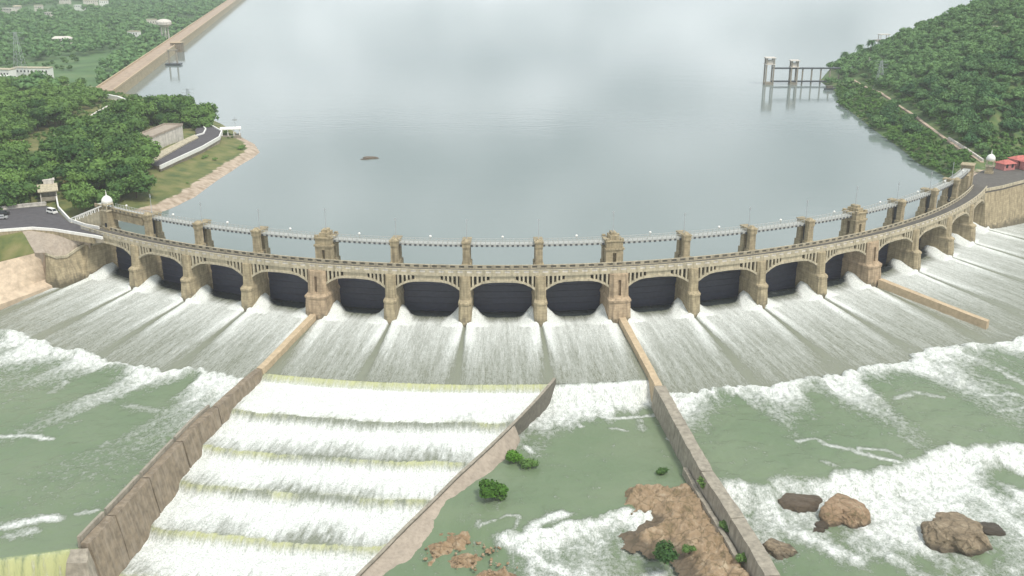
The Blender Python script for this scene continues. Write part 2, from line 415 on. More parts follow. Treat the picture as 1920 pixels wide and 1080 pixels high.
# ------------------------------------------------------------------ mesh helpers
class MB:
    def __init__(s): s.v = []; s.f = []
    def add(s, vs, fs):
        k = len(s.v); s.v += [tuple(v) for v in vs]; s.f += [tuple(i + k for i in f) for f in fs]; return s
    def box(s, x0, x1, y0, y1, z0, z1, mtx=None):
        vs = [Vector(p) for p in ((x0, y0, z0), (x1, y0, z0), (x1, y1, z0), (x0, y1, z0), (x0, y0, z1), (x1, y0, z1), (x1, y1, z1), (x0, y1, z1))]
        if mtx is not None: vs = [mtx @ v for v in vs]
        return s.add(vs, [(0, 3, 2, 1), (4, 5, 6, 7), (0, 1, 5, 4), (1, 2, 6, 5), (2, 3, 7, 6), (3, 0, 4, 7)])
    def loft(s, secs, caps=True):
        n = len(secs[0]); vs = [p for q in secs for p in q]; fs = []
        for i in range(len(secs) - 1):
            for j in range(n):
                a, b = i * n + j, i * n + (j + 1) % n
                fs.append((a, b, b + n, a + n))
        if caps:
            fs.append(tuple(range(n))[::-1]); fs.append(tuple(range((len(secs) - 1) * n, len(secs) * n)))
        return s.add(vs, fs)
    def bar(s, a, b, w, h=None):
        """square bar between two points"""
        a, b = Vector(a), Vector(b); h = h or w
        d = (b - a).normalized()
        x = d.cross(Vector((0, 0, 1)))
        if x.length < 1e-3: x = Vector((1, 0, 0))
        x.normalize(); y = x.cross(d)
        q = lambda p: [p + x * w / 2 + y * h / 2, p - x * w / 2 + y * h / 2, p - x * w / 2 - y * h / 2, p + x * w / 2 - y * h / 2]
        return s.loft([q(a), q(b)])
    def cyl(s, a, b, r0, r1=None, n=8):
        a, b = Vector(a), Vector(b); r1 = r0 if r1 is None else r1
        d = (b - a).normalized(); x = d.cross(Vector((.3, .2, 1) if abs(d.z) < .9 else (1, 0, 0))).normalized(); y = d.cross(x)
        q = lambda p, r: [p + (x * math.cos(k * 2 * math.pi / n) + y * math.sin(k * 2 * math.pi / n)) * r for k in range(n)]
        return s.loft([q(a, r0), q(b, r1)])
    def lathe(s, prof, n=14, c=(0, 0, 0)):
        return s.loft([[(c[0] + r * math.cos(k * 2 * math.pi / n), c[1] + r * math.sin(k * 2 * math.pi / n), c[2] + z) for k in range(n)] for r, z in prof])
    def arc(s, t0, t1, r0, r1, z0, z1, n):
        """slab between two angles (degrees) and two offsets from the dam's line"""
        secs = []
        for i in range(n + 1):
            t = t0 + (t1 - t0) * i / n
            secs.append([pol(t, r0, z0), pol(t, r1, z0), pol(t, r1, z1), pol(t, r0, z1)])
        return s.loft(secs)
    def prism(s, pts, z0, z1):
        return s.loft([[(p[0], p[1], z0) for p in pts], [(p[0], p[1], z1) for p in pts]])
    def mesh(s, name, m, smooth_=False):
        me = bpy.data.meshes.new(name); me.from_pydata(s.v, [], s.f); me.validate(); me.update()
        import bmesh
        bm = bmesh.new(); bm.from_mesh(me); bmesh.ops.recalc_face_normals(bm, faces=bm.faces); bm.to_mesh(me); bm.free()
        if m is not None: me.materials.append(m)
        if smooth_: me.polygons.foreach_set('use_smooth', [True] * len(me.polygons))
        return me
    def build(s, name, m, parent=None, smooth_=False):
        return link(name, s.mesh(name, m, smooth_), parent)

def link(name, me, parent=None, loc=None, rz=None):
    o = bpy.data.objects.new(name, me); COL.objects.link(o)
    if parent is not None: o.parent = parent
    if loc is not None: o.location = loc
    if rz is not None: o.rotation_euler = (0, 0, rz)
    return o
def tag(o, label=None, cat=None, group=None, kind=None):
    if label: o['label'] = label
    if cat: o['category'] = cat
    if group: o['group'] = group
    if kind: o['kind'] = kind
    return o
def empty(name, loc=(0, 0, 0), rz=0):
    o = bpy.data.objects.new(name, None); COL.objects.link(o); o.location = loc; o.rotation_euler = (0, 0, rz)
    o.empty_display_size = 1
    return o
def copy_tree(o, parent=None):
    c = o.copy(); COL.objects.link(c)
    if parent is not None: c.parent = parent
    for ch in list(o.children): copy_tree(ch, c)
    return c

def grid_mesh(name, X, Y, Z, material, keep=None, attrs=None, uv=None, smooth_=True, kind='structure', parent=None):
    """grid surface from 2-D arrays, optional cell mask, point attributes and uv"""
    h, w = X.shape
    idx = np.arange(h * w).reshape(h, w)
    q = np.stack([idx[:-1, :-1], idx[:-1, 1:], idx[1:, 1:], idx[1:, :-1]], -1).reshape(-1, 4)
    if keep is not None: q = q[keep[:-1, :-1].reshape(-1)]
    used = np.zeros(h * w, bool); used[q.reshape(-1)] = True
    re = np.cumsum(used) - 1
    q = re[q]
    co = np.stack([X, Y, Z], -1).reshape(-1, 3)[used]
    # upward facing
    a, b, c = co[q[0, 0]], co[q[0, 1]], co[q[0, 3]]
    if np.cross(b - a, c - a)[2] < 0: q = q[:, ::-1]
    me = bpy.data.meshes.new(name)
    me.vertices.add(len(co)); me.vertices.foreach_set('co', co.astype(np.float32).reshape(-1))
    me.loops.add(q.size); me.loops.foreach_set('vertex_index', q.astype(np.int32).reshape(-1))
    me.polygons.add(len(q)); me.polygons.foreach_set('loop_start', np.arange(0, q.size, 4, dtype=np.int32))
    me.polygons.foreach_set('loop_total', np.full(len(q), 4, np.int32))
    if smooth_: me.polygons.foreach_set('use_smooth', np.ones(len(q), bool))
    for k, v in (attrs or {}).items():
        t = me.attributes.new(k, 'FLOAT', 'POINT'); t.data.foreach_set('value', np.broadcast_to(v, X.shape).reshape(-1)[used].astype(np.float32))
    if uv is not None:
        ul = me.uv_layers.new(name='flow')
        U = np.stack([uv[0], uv[1]], -1).reshape(-1, 2)[used]
        ul.data.foreach_set('uv', U[q.reshape(-1)].astype(np.float32).reshape(-1))
    me.update(calc_edges=True); me.validate()
    me.materials.append(material)
    o = link(name, me, parent)
    if kind: o['kind'] = kind
    return o

# ------------------------------------------------------------------ the land
RES = 8.0                                        # reservoir level
def xy(u, v, z): p = at(u, v, z); return (p.x, p.y)
SHORE_L = [(-166, 353)] + [xy(u, v, 8) for u, v in ((285, 402), (320, 392), (365, 370), (405, 341), (445, 314), (475, 296), (488, 285), (478, 270), (455, 258), (440, 246), (415, 232), (385, 218), (340, 200), (290, 188), (243, 178))] + \
          [(-290, 715), (-420, 720), (-700, 760), (-1000, 700), (-1000, 150), (-420, 170), (-310, 330), (-230, 354), (-196, 361)]
SHORE_R = [(195, 418)] + [xy(u, v, 8) for u, v in ((1800, 350), (1765, 327), (1718, 305), (1690, 280), (1640, 245), (1602, 215), (1574, 196), (1566, 172))] + \
          [(232, 775), (262, 850), (312, 930), (372, 1010), (450, 1150), (640, 1400), (1200, 1600), (1500, 1200), (1500, 520), (420, 520), (275, 478), (226, 444)]
DAM0, DAM1 = Vector((-270, 681, 14)), Vector((-471, 1781, 14))   # the long masonry dam's centre line
DAMD = (DAM1 - DAM0).normalized()
def land(x, y):
    x = np.asarray(x, float); y = np.asarray(y, float)
    dl, il = poly_dist(x, y, SHORE_L); dl = np.where(il, dl, -dl)
    dr, ir = poly_dist(x, y, SHORE_R); dr = np.where(ir, dr, -dr)
    n1 = fbm(x / 30, y / 30, 3) - .5
    n2 = fbm(x / 90, y / 90, 9) - .5
    zl = RES + np.where(dl < 0, np.maximum(dl * .7, -17), np.interp(dl, [0, 4, 9, 26, 70, 160], [0, 1.6, 2.2, 5.6, 7.5, 8.5])) + np.where(dl > 0, smooth(0, 40, dl) * n1 * 2.5, 0)
    # flat shelf by the river bridge road
    shelf = smooth(26, 8, np.abs(y - 338)) * smooth(-120, -150, x) * smooth(-330, -200, x)
    zl = np.where(dl > 3, zl * (1 - shelf) + 13.6 * shelf, zl)
    zr = RES + np.where(dr < 0, np.maximum(dr * .7, -17), np.interp(dr, [0, 5, 25, 60, 140, 230, 400], [0, 2.0, 8, 27, 63, 84, 90])) + np.where(dr > 0, smooth(0, 80, dr) * (n1 * 4 + n2 * 14), 0)
    # saddle of the right abutment: level near the road end
    sh = smooth(62, 22, np.hypot(x - 222, y - 415))
    zr = np.where(dr > 2, zr * (1 - sh) + 13.6 * sh, zr)
    # plain behind the masonry dam
    side = (x - DAM0.x) * DAMD.y - (y - DAM0.y) * DAMD.x       # >0 on the reservoir side
    pl = np.where((side < 4) & (y > 600), 3 + n2 * 5 + n1 * 1.5, -22)
    return np.maximum(np.maximum(zl, zr), pl)
def hit(u, v, hmax=95.0):
    """first ground point along the line of sight of a pixel"""
    a = at(u, v, hmax); b = at(u, v, RES if v > -60 else 20)
    ts = np.linspace(0, 1, 900)
    xs, ys, zs = a.x + (b.x - a.x) * ts, a.y + (b.y - a.y) * ts, a.z + (b.z - a.z) * ts
    g = land(xs, ys) - zs
    k = np.argmax(g > 0) if (g > 0).any() else len(ts) - 1
    return Vector((xs[k], ys[k], max(zs[k], float(land(xs[k], ys[k])))))
def gz(x, y): return float(land(np.array([x]), np.array([y]))[0])

def strip_attr(x, y):
    dl, il = poly_dist(x, y, SHORE_L)
    dr, ir = poly_dist(x, y, SHORE_R)
    b = np.where(il, smooth(8, 3.5, dl), 0) * np.where(y < 540, 1, .2) * np.where(x > -170, 1, 0)
    b = np.maximum(b, np.where(~il & (dl < 40) & (y > 345), .8, 0))
    b = np.maximum(b, np.where(ir, smooth(24, 2, dr) * smooth(455, 420, y), 0))
    return b
ys = np.concatenate([np.arange(180, 760, 2.4)]); xs = np.arange(-520, -112, 2.4)
X, Y = np.meshgrid(xs, ys); Z = land(X, Y)
BR = strip_attr(X, Y)
tag(grid_mesh('peninsula', X, Y, Z, M['grass'], keep=(Z > -9), attrs={'bare': BR}), None, None, None, 'structure')
xs = np.concatenate([np.arange(150, 470, 3.2), np.arange(470, 1500, 16)]); ys = np.concatenate([np.arange(200, 1000, 3.2), np.arange(1000, 1800, 12)])
X, Y = np.meshgrid(xs, ys); Z = land(X, Y)
grid_mesh('hill', X, Y, Z, M['hillgrass'], keep=(Z > -9), attrs={'bare': strip_attr(X, Y)})
xs = np.concatenate([np.arange(-3200, -900, 60), np.arange(-900, -200, 9)]); ys = np.concatenate([np.arange(640, 2200, 12), np.arange(2200, 4300, 60)])
X, Y = np.meshgrid(xs, ys); Z = land(X, Y)
side = (X - DAM0.x) * DAMD.y - (Y - DAM0.y) * DAMD.x
grid_mesh('plain', X, Y, Z - .3, M['plain'], keep=(side < 2) & (Z > -9), attrs={'bare': np.zeros_like(X)})
g = MB(); g.add([(-4400, -400, -23), (4400, -400, -23), (4400, 4400, -23), (-4400, 4400, -23)], [(0, 1, 2, 3)])
tag(g.build('ground', M['sand']), kind='structure')

# ------------------------------------------------------------------ the reservoir
pts = [pol(t, -9.2, RES) for t in np.linspace(-38.5, 60, 90)]
pts += [Vector((330, 425, RES)), Vector((1500, 425, RES)), Vector((4000, 900, RES)), Vector((4000, 4200, RES))]
far = DAM0 + DAMD * 3500
pts += [Vector((far.x, 4200, RES)), Vector((DAM0.x, DAM0.y, RES)), Vector((-300, 600, RES)), Vector((-260, 380, RES))]
w = MB(); w.add(pts, [tuple(range(len(pts)))])
tag(w.build('reservoir_water', M['reservoir']), kind='structure')

# ------------------------------------------------------------------ flowing water below the dam
STEP = .45
def polar(t0, t1, r0, r1, step=STEP):
    th = np.arange(t0, t1, math.degrees(step / (R + 45))); rh = np.arange(r0, r1, step)
    T, P = np.meshgrid(th, rh)
    A = np.radians(T)
    return T, P, CX + (R + P) * np.sin(A), CY - (R + P) * np.cos(A)
def seen(X, Y, Z, mx=170):
    u, v = proj(X, Y, Z)
    return (u > -mx) & (u < 1920 + mx) & (v < 1080 + mx * 1.2)
def cell(k): 
    k = k.copy(); k[:-1, :-1] = k[:-1, :-1] & k[1:, 1:] & k[1:, :-1] & k[:-1, 1:]; return k
def stroke(X, Y, pix, z, w, amp):
    pts = [xy(u, v, z) for u, v in pix]
    d, _ = poly_dist(X, Y, pts, closed=False)
    return amp * np.exp(-(d / w) ** 2)
W1 = ([-12, 4, 34, 38, 70, 104, 122, 140], [-13.6, -13.75, -14.05, -14.2, -14.0, -13.3, -13.0, -12.7])
W2 = ([-12, 4, 40, 66, 89, 104, 119, 131, 150], [9.5, 9.6, 9.55, 9.2, 8.95, 8.95, 8.9, 8.8, 8.7])
DG = ([33, 36.7, 61.5, 80.5, 98, 113, 140], [3.9, 3.55, .75, -1.35, -2.95, -4.15, -6.2])
w1 = lambda p: np.interp(p, *W1)
w2 = lambda p: np.interp(p, *W2)
dg = lambda p: np.interp(p, *DG)
LIP = 35.5
zchute = lambda p: np.interp(p, [-9, -2, 4, 35.5, 60], [-1.2, -1.25, -1.6, -6, -9.4])
def chute_field(T, P, X, Y):
    """height, foam of the sheet that shoots out under the gates"""
    n = fbm(T * 5.2, P * .10, 21, 5)
    n2 = fbm(T * 16, P * .22, 23, 3)
    foam = np.interp(P, [-9, -5.5, -3.2, 1, 9, 20, 36, 48], [-.5, -.45, .2, .80, .68, .48, .33, .22]) + (n - .5) * .42
    z = zchute(P) + (n2 - .5) * .35
    lo = np.interp(P, [-9, -4, 3, 14], [.05, .2, .35, .15])
    for k, a in enumerate(ANG):
        r = R + P
        x = np.radians(T - a) * r
        d = np.abs(x)
        hw = (3.1 if k in BIG else 1.8)
        # sheets thrown up against both faces of each pier
        body = (P < 3.4) * smooth(-8.6, -5.5, P)
        g = np.exp(-((d - hw) / np.interp(P, [-9, -4, 2, 4], [1.3, 2.7, 3.2, 2.8])) ** 2) * body * (d > hw - 1.2)
        foam = foam + g * 1.9; z = z + g * np.interp(P, [-9, -6.5, -3, 0, 4], [.8, 3.2, 3.0, 1.7, .6])
        q = np.clip(P - 2.5, 0, 60)
        off = hw * .75 + q * .085
        v = np.exp(-((d - off) / (1.1 + q * .05)) ** 2) * (P >= 2.5) * np.exp(-q / 17)
        foam = foam + v * .6; z = z + v * .35
        wk = np.exp(-(x / (.42 + q * .022)) ** 2) * (P >= 2.5) * np.interp(q, [0, 3, 12, 22, 45], [1.2, 1.1, .7, .25, .1])
        wide_ = np.exp(-(x / (1.2 + q * .10)) ** 2) * np.interp(q, [0, 10, 22, 34, 50], [0, .12, .42, .34, .2])
        foam = foam - wk * 1.0 - wide_ * .62 + wide_ * (fbm(T * 30, P * .3, 29, 4) - .5) * .8; z = z - wk * .3 * np.exp(-q / 10)
    return z, foam
def finish(name, T, P, X, Y, Z, foam, moss, sheet, keep):
    k = keep & seen(X, Y, Z)
    return grid_mesh(name, X, Y, Z, M['river'], keep=cell(k), attrs={'foam': foam, 'moss': moss, 'sheet': sheet, 'clear': smooth(-2.2, -5.2, P + np.zeros_like(Z)) if P.min() < -5 else np.zeros_like(Z)},  # 'clear' marks where the gate reflection is painted, close below the gates
                     uv=(np.radians(T) * (R + 40), P))

# chute between the two long walls
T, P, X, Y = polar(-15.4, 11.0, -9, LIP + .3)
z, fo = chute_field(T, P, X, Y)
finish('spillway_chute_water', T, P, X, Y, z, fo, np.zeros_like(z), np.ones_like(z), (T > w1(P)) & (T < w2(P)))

# side bays: chute running straight into the river
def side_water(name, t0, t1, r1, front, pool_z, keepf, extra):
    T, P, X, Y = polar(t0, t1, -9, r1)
    z, fo = chute_field(T, P, X, Y)
    fr = np.interp(T, *front)
    fr = fr + (fbm(T * .55, T * 0 + 3, 41, 3) - .5) * 7 + (fbm(T * 4, T * 0, 43, 3) - .5) * 3.5
    s = P - fr
    after = smooth(-.6, .9, s)
    lobes = fbm(T * .42 + P * .012, P * .015 + 7, 51, 3)
    ln = np.interp(lobes, [.3, .46, .62, .75], [2.2, 7, 15, 22])
    tur = fbm(X * .33, Y * .33, 61, 5)
    tl = fbm(T * 1.7, P * .11, 63, 5)
    jf = 1.3 * np.exp(-np.clip(s, 0, 99) / (ln * 1.55)) + (tl - .5) * 1.2 * np.exp(-np.clip(s, 0, 99) / 22)
    bg = -.24 + (fbm(X * .055, Y * .055, 65, 4) - .5) * .95 + (tl - .5) * .55
    pool_f = np.maximum(jf, bg)
    zp = pool_z(T, P) + (fbm(X * .10, Y * .10, 67, 4) - .5) * .9 + (tur - .5) * (.7 + 1.6 * np.clip(pool_f, 0, 1))
    zp = zp + 1.1 * np.exp(-((s - 2.2) / 2.2) ** 2) * (.5 + fbm(T * 2.2, T * 0 + 9, 69, 3))
    z = np.maximum(z, pool_z(T, P) - .4) * (1 - after) + zp * after
    fo = fo * (1 - after) + pool_f * after
    mo = np.zeros_like(z)
    z, fo, mo = extra(T, P, X, Y, z, fo, mo)
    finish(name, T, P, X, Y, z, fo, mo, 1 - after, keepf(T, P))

def left_extra(T, P, X, Y, z, fo, mo):
    n = (fbm(X * .4, Y * .4, 71, 5) - .5)
    for pix, w_, a in (([(-60, 822), (0, 818), (50, 815), (95, 822)], 1.3, .95), ([(110, 805), (125, 795), (150, 790)], 1.0, .5),
                       ([(5, 990), (45, 980), (80, 972), (103, 970)], 1.9, 1.1), ([(20, 1005), (60, 995)], 2.2, .7), ([(145, 962), (182, 955)], 1.1, .8),
                       ([(190, 835), (200, 828)], .9, .6), ([(240, 760), (300, 770), (360, 760)], 2.6, .55), ([(100, 735), (125, 712)], 2., .6)):
        fo = np.maximum(fo, stroke(X, Y, pix, -6.5, w_, a) + n * .5 - .08)
    lip = 123 + (-13.4 - T) * 3.6
    s = P - lip
    fall = smooth(-.4, 2.6, s)
    z = z * (1 - fall) - 15.5 * fall
    cur = fbm(T * 26, P * .06, 73, 3)
    mo = mo + smooth(-1.5, .5, s) * np.clip(.1 + cur * 1.7, 0, 1)
    fo = np.where(s > 0, (cur - .5) * 2.2 * smooth(-.5, 2, s) + .05, fo)
    return z, fo, mo
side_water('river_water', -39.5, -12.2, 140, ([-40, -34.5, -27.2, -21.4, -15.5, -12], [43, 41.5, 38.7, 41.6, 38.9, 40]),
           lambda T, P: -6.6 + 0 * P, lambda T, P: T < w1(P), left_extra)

RAP = ([8, 10.2, 12.5, 14.9, 18, 20.5, 23.6, 27], [91, 91.5, 90.5, 93.7, 92, 90, 94.3, 96])
def right_pool(T, P):
    rl = np.interp(T, *RAP) + (fbm(T * 1.1, T * 0, 81, 4) - .5) * 7
    return -6.8 - 3.6 * smooth(-1, 9, P - rl) - 1.4 * smooth(9, 40, P - rl)
def right_extra(T, P, X, Y, z, fo, mo):
    n = (fbm(X * .35, Y * .35, 83, 5) - .5)
    tl = fbm(T * 2.2 + P * .03, P * .13, 85, 5) - .5
    rl = np.interp(T, *RAP) + (fbm(T * 1.1, T * 0, 81, 4) - .5) * 7
    s = P - rl
    den = np.interp(T, [9, 11, 13, 16, 20, 25], [.75, .7, .8, 1.0, 1.05, 1.0])
    rap = den * np.interp(s, [-2.5, -.3, 2, 9, 18, 30, 50], [-.6, .5, 1.2, 1.05, .76, .54, .46]) + tl * 1.0 + (fbm(X * .07, Y * .07, 87, 3) - .5) * 1.1 * smooth(6, 18, s)
    fo = np.where(s > -2.5, np.maximum(fo * (s < 3), rap), fo)
    for pix, w_, a in (([(1495, 826), (1530, 823), (1545, 832)], 1.0, .8), ([(1545, 832), (1600, 845), (1650, 858), (1700, 868), (1730, 880)], 1.1, .9),
                       ([(1610, 842), (1660, 842), (1690, 856)], .9, .8), ([(1670, 812), (1700, 822), (1725, 838)], .9, .6),
                       ([(1680, 745), (1720, 735), (1765, 745)], 1.6, .65), ([(1640, 760), (1660, 790), (1690, 805)], 1.5, .5), ([(1545, 865), (1570, 870)], 1.6, .5),
                       ([(1840, 740), (1890, 735), (1925, 745)], 1.5, .8), ([(1870, 690), (1920, 720)], 1.7, .7), ([(1800, 700), (1850, 712), (1900, 728)], 1.6, .6),
                       ([(1880, 770), (1920, 762)], 1.2, .7), ([(1590, 735), (1640, 765)], 2.2, .55), ([(1440, 770), (1480, 800), (1500, 822)], 1.6, .45)):
        fo = np.maximum(fo, (stroke(X, Y, pix, -6.7, w_, a) + n * .6 - .08) * (s < 0) - (s >= 0) * 2)
    for pix, w_, a in (([(1880, 895), (1925, 905)], 4.2, 1.2), ([(1560, 1060), (1650, 1075), (1720, 1090)], 4.5, .9), ([(1810, 1030), (1850, 1040)], 2.2, .7)):
        fo = fo - stroke(X, Y, pix, -10.5, w_, a)
    for pix, w_, a in (([(1480, 1000), (1540, 1020), (1600, 1045)], 3., .9), ([(1600, 1010), (1700, 1060), (1750, 1085)], 2.2, .7), ([(1880, 960), (1920, 940)], 3, .8)):
        fo = np.maximum(fo, stroke(X, Y, pix, -11, w_, a) + n * .8)
    z = z + np.clip(fo, 0, 1) * (s > -1) * (fbm(X * .45, Y * .45, 89, 4) - .45) * 1.6
    return z, fo, mo
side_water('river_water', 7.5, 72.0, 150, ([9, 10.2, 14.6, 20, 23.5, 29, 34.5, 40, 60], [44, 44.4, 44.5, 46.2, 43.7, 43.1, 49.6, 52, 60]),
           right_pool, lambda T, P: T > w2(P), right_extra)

# the stepped cascade
T, P, X, Y = polar(-15.2, 4.2, LIP - .2, 142)
LIPS = np.array([35.5, 54.8, 71.2, 85.4, 101.6, 116.4, 131.5, 150])
Pw = P + (fbm(T * .9, P * .04, 91, 3) - .5) * 2.2 * smooth(36, 45, P) + (fbm(T * 7, P * .1, 92, 3) - .5) * 1.0 * smooth(36, 40, P)
k = np.clip(np.searchsorted(LIPS, Pw, side='right') - 1, 0, len(LIPS) - 2)
run = LIPS[k + 1] - LIPS[k]
dr_ = Pw - LIPS[k]
tt = dr_ / run
drop = smooth(0, 3.0, dr_)
rag = fbm(X * .5, Y * .5, 93, 5) - .5
wide = fbm(T * .8, k * 5.3 + P * 0, 94, 3) - .5
n = fbm(T * 9, P * .25, 95, 5) - .5
str_ = np.array([1.0, .35, .7, .45, .95, .8, .8])[k]
fine_ = fbm(T * 30, P * .35, 97, 4) - .5
fo = np.interp(tt, [0, .05, .12, .22, .5, .68, .82, .93, 1], [.28, .3, .76, 1.1, 1.04, .92, .76, .63, .40]) + (wide * .9 + n * .7) * smooth(.3, .75, tt) + fine_ * .6
fo = fo + (k == 0) * .3 * (tt > .12) + smooth(6, 0, np.abs(T - dg(P)) * (R + P) * .01745) * .15
mo = np.interp(tt, [0, .06, .15, .24, .70, .86, 1], [1, .95, .6, 0, 0, .45, .85]) * np.clip(str_ + wide * 1.5 + n * 1.0 + fine_ * .8, 0, 1)
Z = -6 - 2 * k - 1.75 * drop - .25 * tt + rag * .75 * np.clip(fo, 0, 1) * smooth(.06, .2, tt)
finish('cascade_water', T, P, X, Y, Z, fo, mo, np.full_like(Z, .85), (T > w1(P)) & (T < dg(P)))

# the pool between the slanting wall and the right-hand wall
T, P, X, Y = polar(-7, 10.6, LIP - .2, 150)
n = fbm(X * .4, Y * .4, 101, 5) - .5
tl = fbm(T * 2.4, P * .16, 103, 5) - .5
fall = smooth(0, 5.5, P - LIP)
edge = np.interp(T, [3.2, 5, 6.5, 8.2, 9.5], [20, 15, 13, 9, 8]) + (fbm(T * 1.4, T * 0, 105, 3) - .5) * 8
s = P - LIP
fo = np.interp(s / edge, [0, .1, .5, .8, 1.0, 1.3], [.5, 1.15, 1.05, .8, .4, -.35]) + tl * .8
bg = -.27 + (fbm(X * .06, Y * .06, 107, 3) - .5) * .5
fo = np.maximum(fo, bg)
for pix, w_, a in (([(1060, 765), (1110, 772), (1140, 785), (1180, 783), (1255, 774)], 1.0, 1.0), ([(1200, 786), (1205, 808)], 1.2, .6),
                   ([(1255, 774), (1270, 800), (1278, 815)], .9, .7), ([(1010, 755), (975, 800), (960, 830)], 4.5, .62), ([(1040, 800), (1000, 850)], 3.0, .42),
                   ([(985, 838), (995, 848)], 1.0, .9), ([(1085, 797), (1090, 800)], 1., .7), ([(1145, 803), (1175, 808)], .8, .6), ([(1252, 822), (1258, 826)], .8, .9),
                   ([(900, 985), (950, 965), (975, 968), (965, 990)], .6, .7), ([(880, 1000), (900, 975)], .6, .5)):
    fo = np.maximum(fo, stroke(X, Y, pix, -10.5, w_, a) + n * .6 - .05)
RC = ([-7, -2.6, -1.2, -.2, 1.4, 3, 4.8, 6, 11], [82, 84, 90, 98, 102, 97.5, 93.7, 93, 92])
rl = np.interp(T, *RC) + (fbm(T * 2.2, T * 0, 109, 3) - .5) * 3
q = P - rl
body = smooth(.2, 1.2, T) * smooth(7.5, 6, T)
rap = body * np.interp(q, [-1, 0, 1.5, 6, 14, 24, 40], [-.3, .7, 1.15, .72, .5, .38, .3]) + tl * .9 + (fbm(X * .1, Y * .1, 111, 3) - .5) * .9
fo = np.where(q > -.8, np.maximum(fo * (q < 3), np.where(body > .05, rap, -.3)), fo)
for pix, w_, a in (([(945, 1015), (985, 1030), (1020, 1050), (1060, 1065)], 1.9, 1.1), ([(1060, 975), (1010, 990), (985, 1015)], 1.5, 1.1), ([(1060, 1010), (1080, 1000)], 3.0, .8),
                   ([(1000, 1075), (1060, 1070), (1100, 1080)], 1.5, .8), ([(1220, 1075), (1240, 1065)], 1.8, .9), ([(1170, 1020), (1172, 1060)], 1.2, .55)):
    fo = np.maximum(fo, stroke(X, Y, pix, -12, w_, a) + n * .7)
Z = -6 - 4.5 * fall - 1.8 * smooth(-.5, np.interp(T, [-3, 0], [26, 6]), q) - np.interp(P, [100, 118, 140], [0, 1.2, 3.4]) + (fbm(X * .12, Y * .12, 113, 4) - .5) * .5 + n * (.25 + 1.1 * np.clip(fo, 0, 1))
finish('pool_water', T, P, X, Y, Z, fo, np.zeros_like(Z), smooth(6, 0, s) * .6, (T > dg(P)) & (T < w2(P)))

# ------------------------------------------------------------------ training walls
def wall_sections(path, hw_l, hw_r, ztop, zl, zr, bl, br):
    """loft across a path of (rho, theta): level top, battered faces down to zl / zr"""
    secs = []
    pts = [pol(t, r) for r, t in path]
    for i, p in enumerate(pts):
        a, b = pts[max(i - 1, 0)], pts[min(i + 1, len(pts) - 1)]
        d = (b - a); d.z = 0; d.normalize()
        nrm = Vector((d.y, -d.x, 0))             # to the left when looking downstream is -nrm ... sign fixed below
        if nrm.x > 0: nrm = -nrm                 # nrm points to -x
        zt = ztop(path[i][0]); j = .0
        hl, hr = hw_l(path[i][0]), hw_r(path[i][0])
        secs.append([p + nrm * hl + Vector((0, 0, zt)), p - nrm * hr + Vector((0, 0, zt)),
                     p - nrm * (hr + br(path[i][0])) + Vector((0, 0, zr)), p + nrm * (hl + bl(path[i][0])) + Vector((0, 0, zl))])
    return secs
def rough(me, amp, sc):
    """uneven old masonry: push the vertices about a little"""
    n = len(me.vertices); co = np.empty(n * 3, np.float32); me.vertices.foreach_get('co', co); co = co.reshape(-1, 3)
    for a in range(3):
        co[:, a] += (fbm(co[:, 0] / sc + 31 * a, (co[:, 1] + co[:, 2]) / sc, 200 + a, 3) - .5) * 2 * amp * (.5 if a == 2 else 1)
    me.vertices.foreach_set('co', co.reshape(-1)); me.update()
def subdivide(me, cuts=2):
    import bmesh
    bm = bmesh.new(); bm.from_mesh(me)
    bmesh.ops.subdivide_edges(bm, edges=bm.edges[:], cuts=cuts, use_grid_fill=True)
    bm.to_mesh(me); bm.free()
C = lambda v: (lambda r: v)

# left wall: narrow along the chute, then a broad leaning wall in bays along the cascade
root = tag(empty('training_wall', pol(-14, 38)), 'long brown masonry wall along the left edge of the white stepped cascade', 'wall')
inv = Matrix.Translation(-root.location)
def under(root, o):
    o.parent = root; o.matrix_parent_inverse = Matrix.Translation(-Vector(root.location)) if root.rotation_euler.z == 0 else root.matrix_basis.inverted()
    return o
pth = [(r, float(w1(r))) for r in np.arange(3, 36.1, 1.5)]
b = MB(); b.loft(wall_sections(pth, C(.95), C(.95), lambda r: float(zchute(r)) + 1.7, -12, -12, C(.3), C(.3)))
o = under(root, b.build('upper_wall', M['coping'])); rough(o.data, .12, 3)
bays = [(36.2, 60.5), (60.9, 79.5), (80.0, 96.6), (97.0, 112.0), (112.4, 122.5)]
for r0, r1 in bays:
    pth = [(r, float(w1(r))) for r in np.linspace(r0, r1, 14)]
    b = MB()
    zr_ = lambda r: -17.0
    b.loft(wall_sections(pth, C(1.1), C(.75), lambda r: -4.6 - (r - 36) * .006, -9, -19.5, C(.4), lambda r: 2.6))
    me = b.mesh('wall_bay', M['wallbrown']); subdivide(me, 2); rough(me, .22, 2.2)
    under(root, link('wall_bay', me))
for r0, r1 in bays[1:]:
    pth = [(r, float(w1(r)) - .28) for r in np.linspace(r0 + .3, r1 - .3, 8)]
    b = MB(); b.loft(wall_sections(pth, C(.35), C(.25), C(-4.05), -9, -9, C(.05), C(.05)))
    o = under(root, b.build('coping', M['wallgrey'])); rough(o.data, .06, 2)
b = MB(); p0 = pol(-13.0, 124.3, 0)
b.loft([[p0 + Vector(q) for q in ((-4.2, 1.6, -20), (3.4, 1.6, -20), (4.2, -3.2, -20), (-3.6, -3.2, -20))],
        [p0 + Vector(q) for q in ((-2.6, 1.4, -6.3), (1.0, 1.4, -6.0), (1.6, -1.6, -7.5), (-2.3, -1.9, -7.2))]])
me = b.mesh('end_block', M['wallgrey']); subdivide(me, 3); rough(me, .35, 1.8); under(root, link('end_block', me))

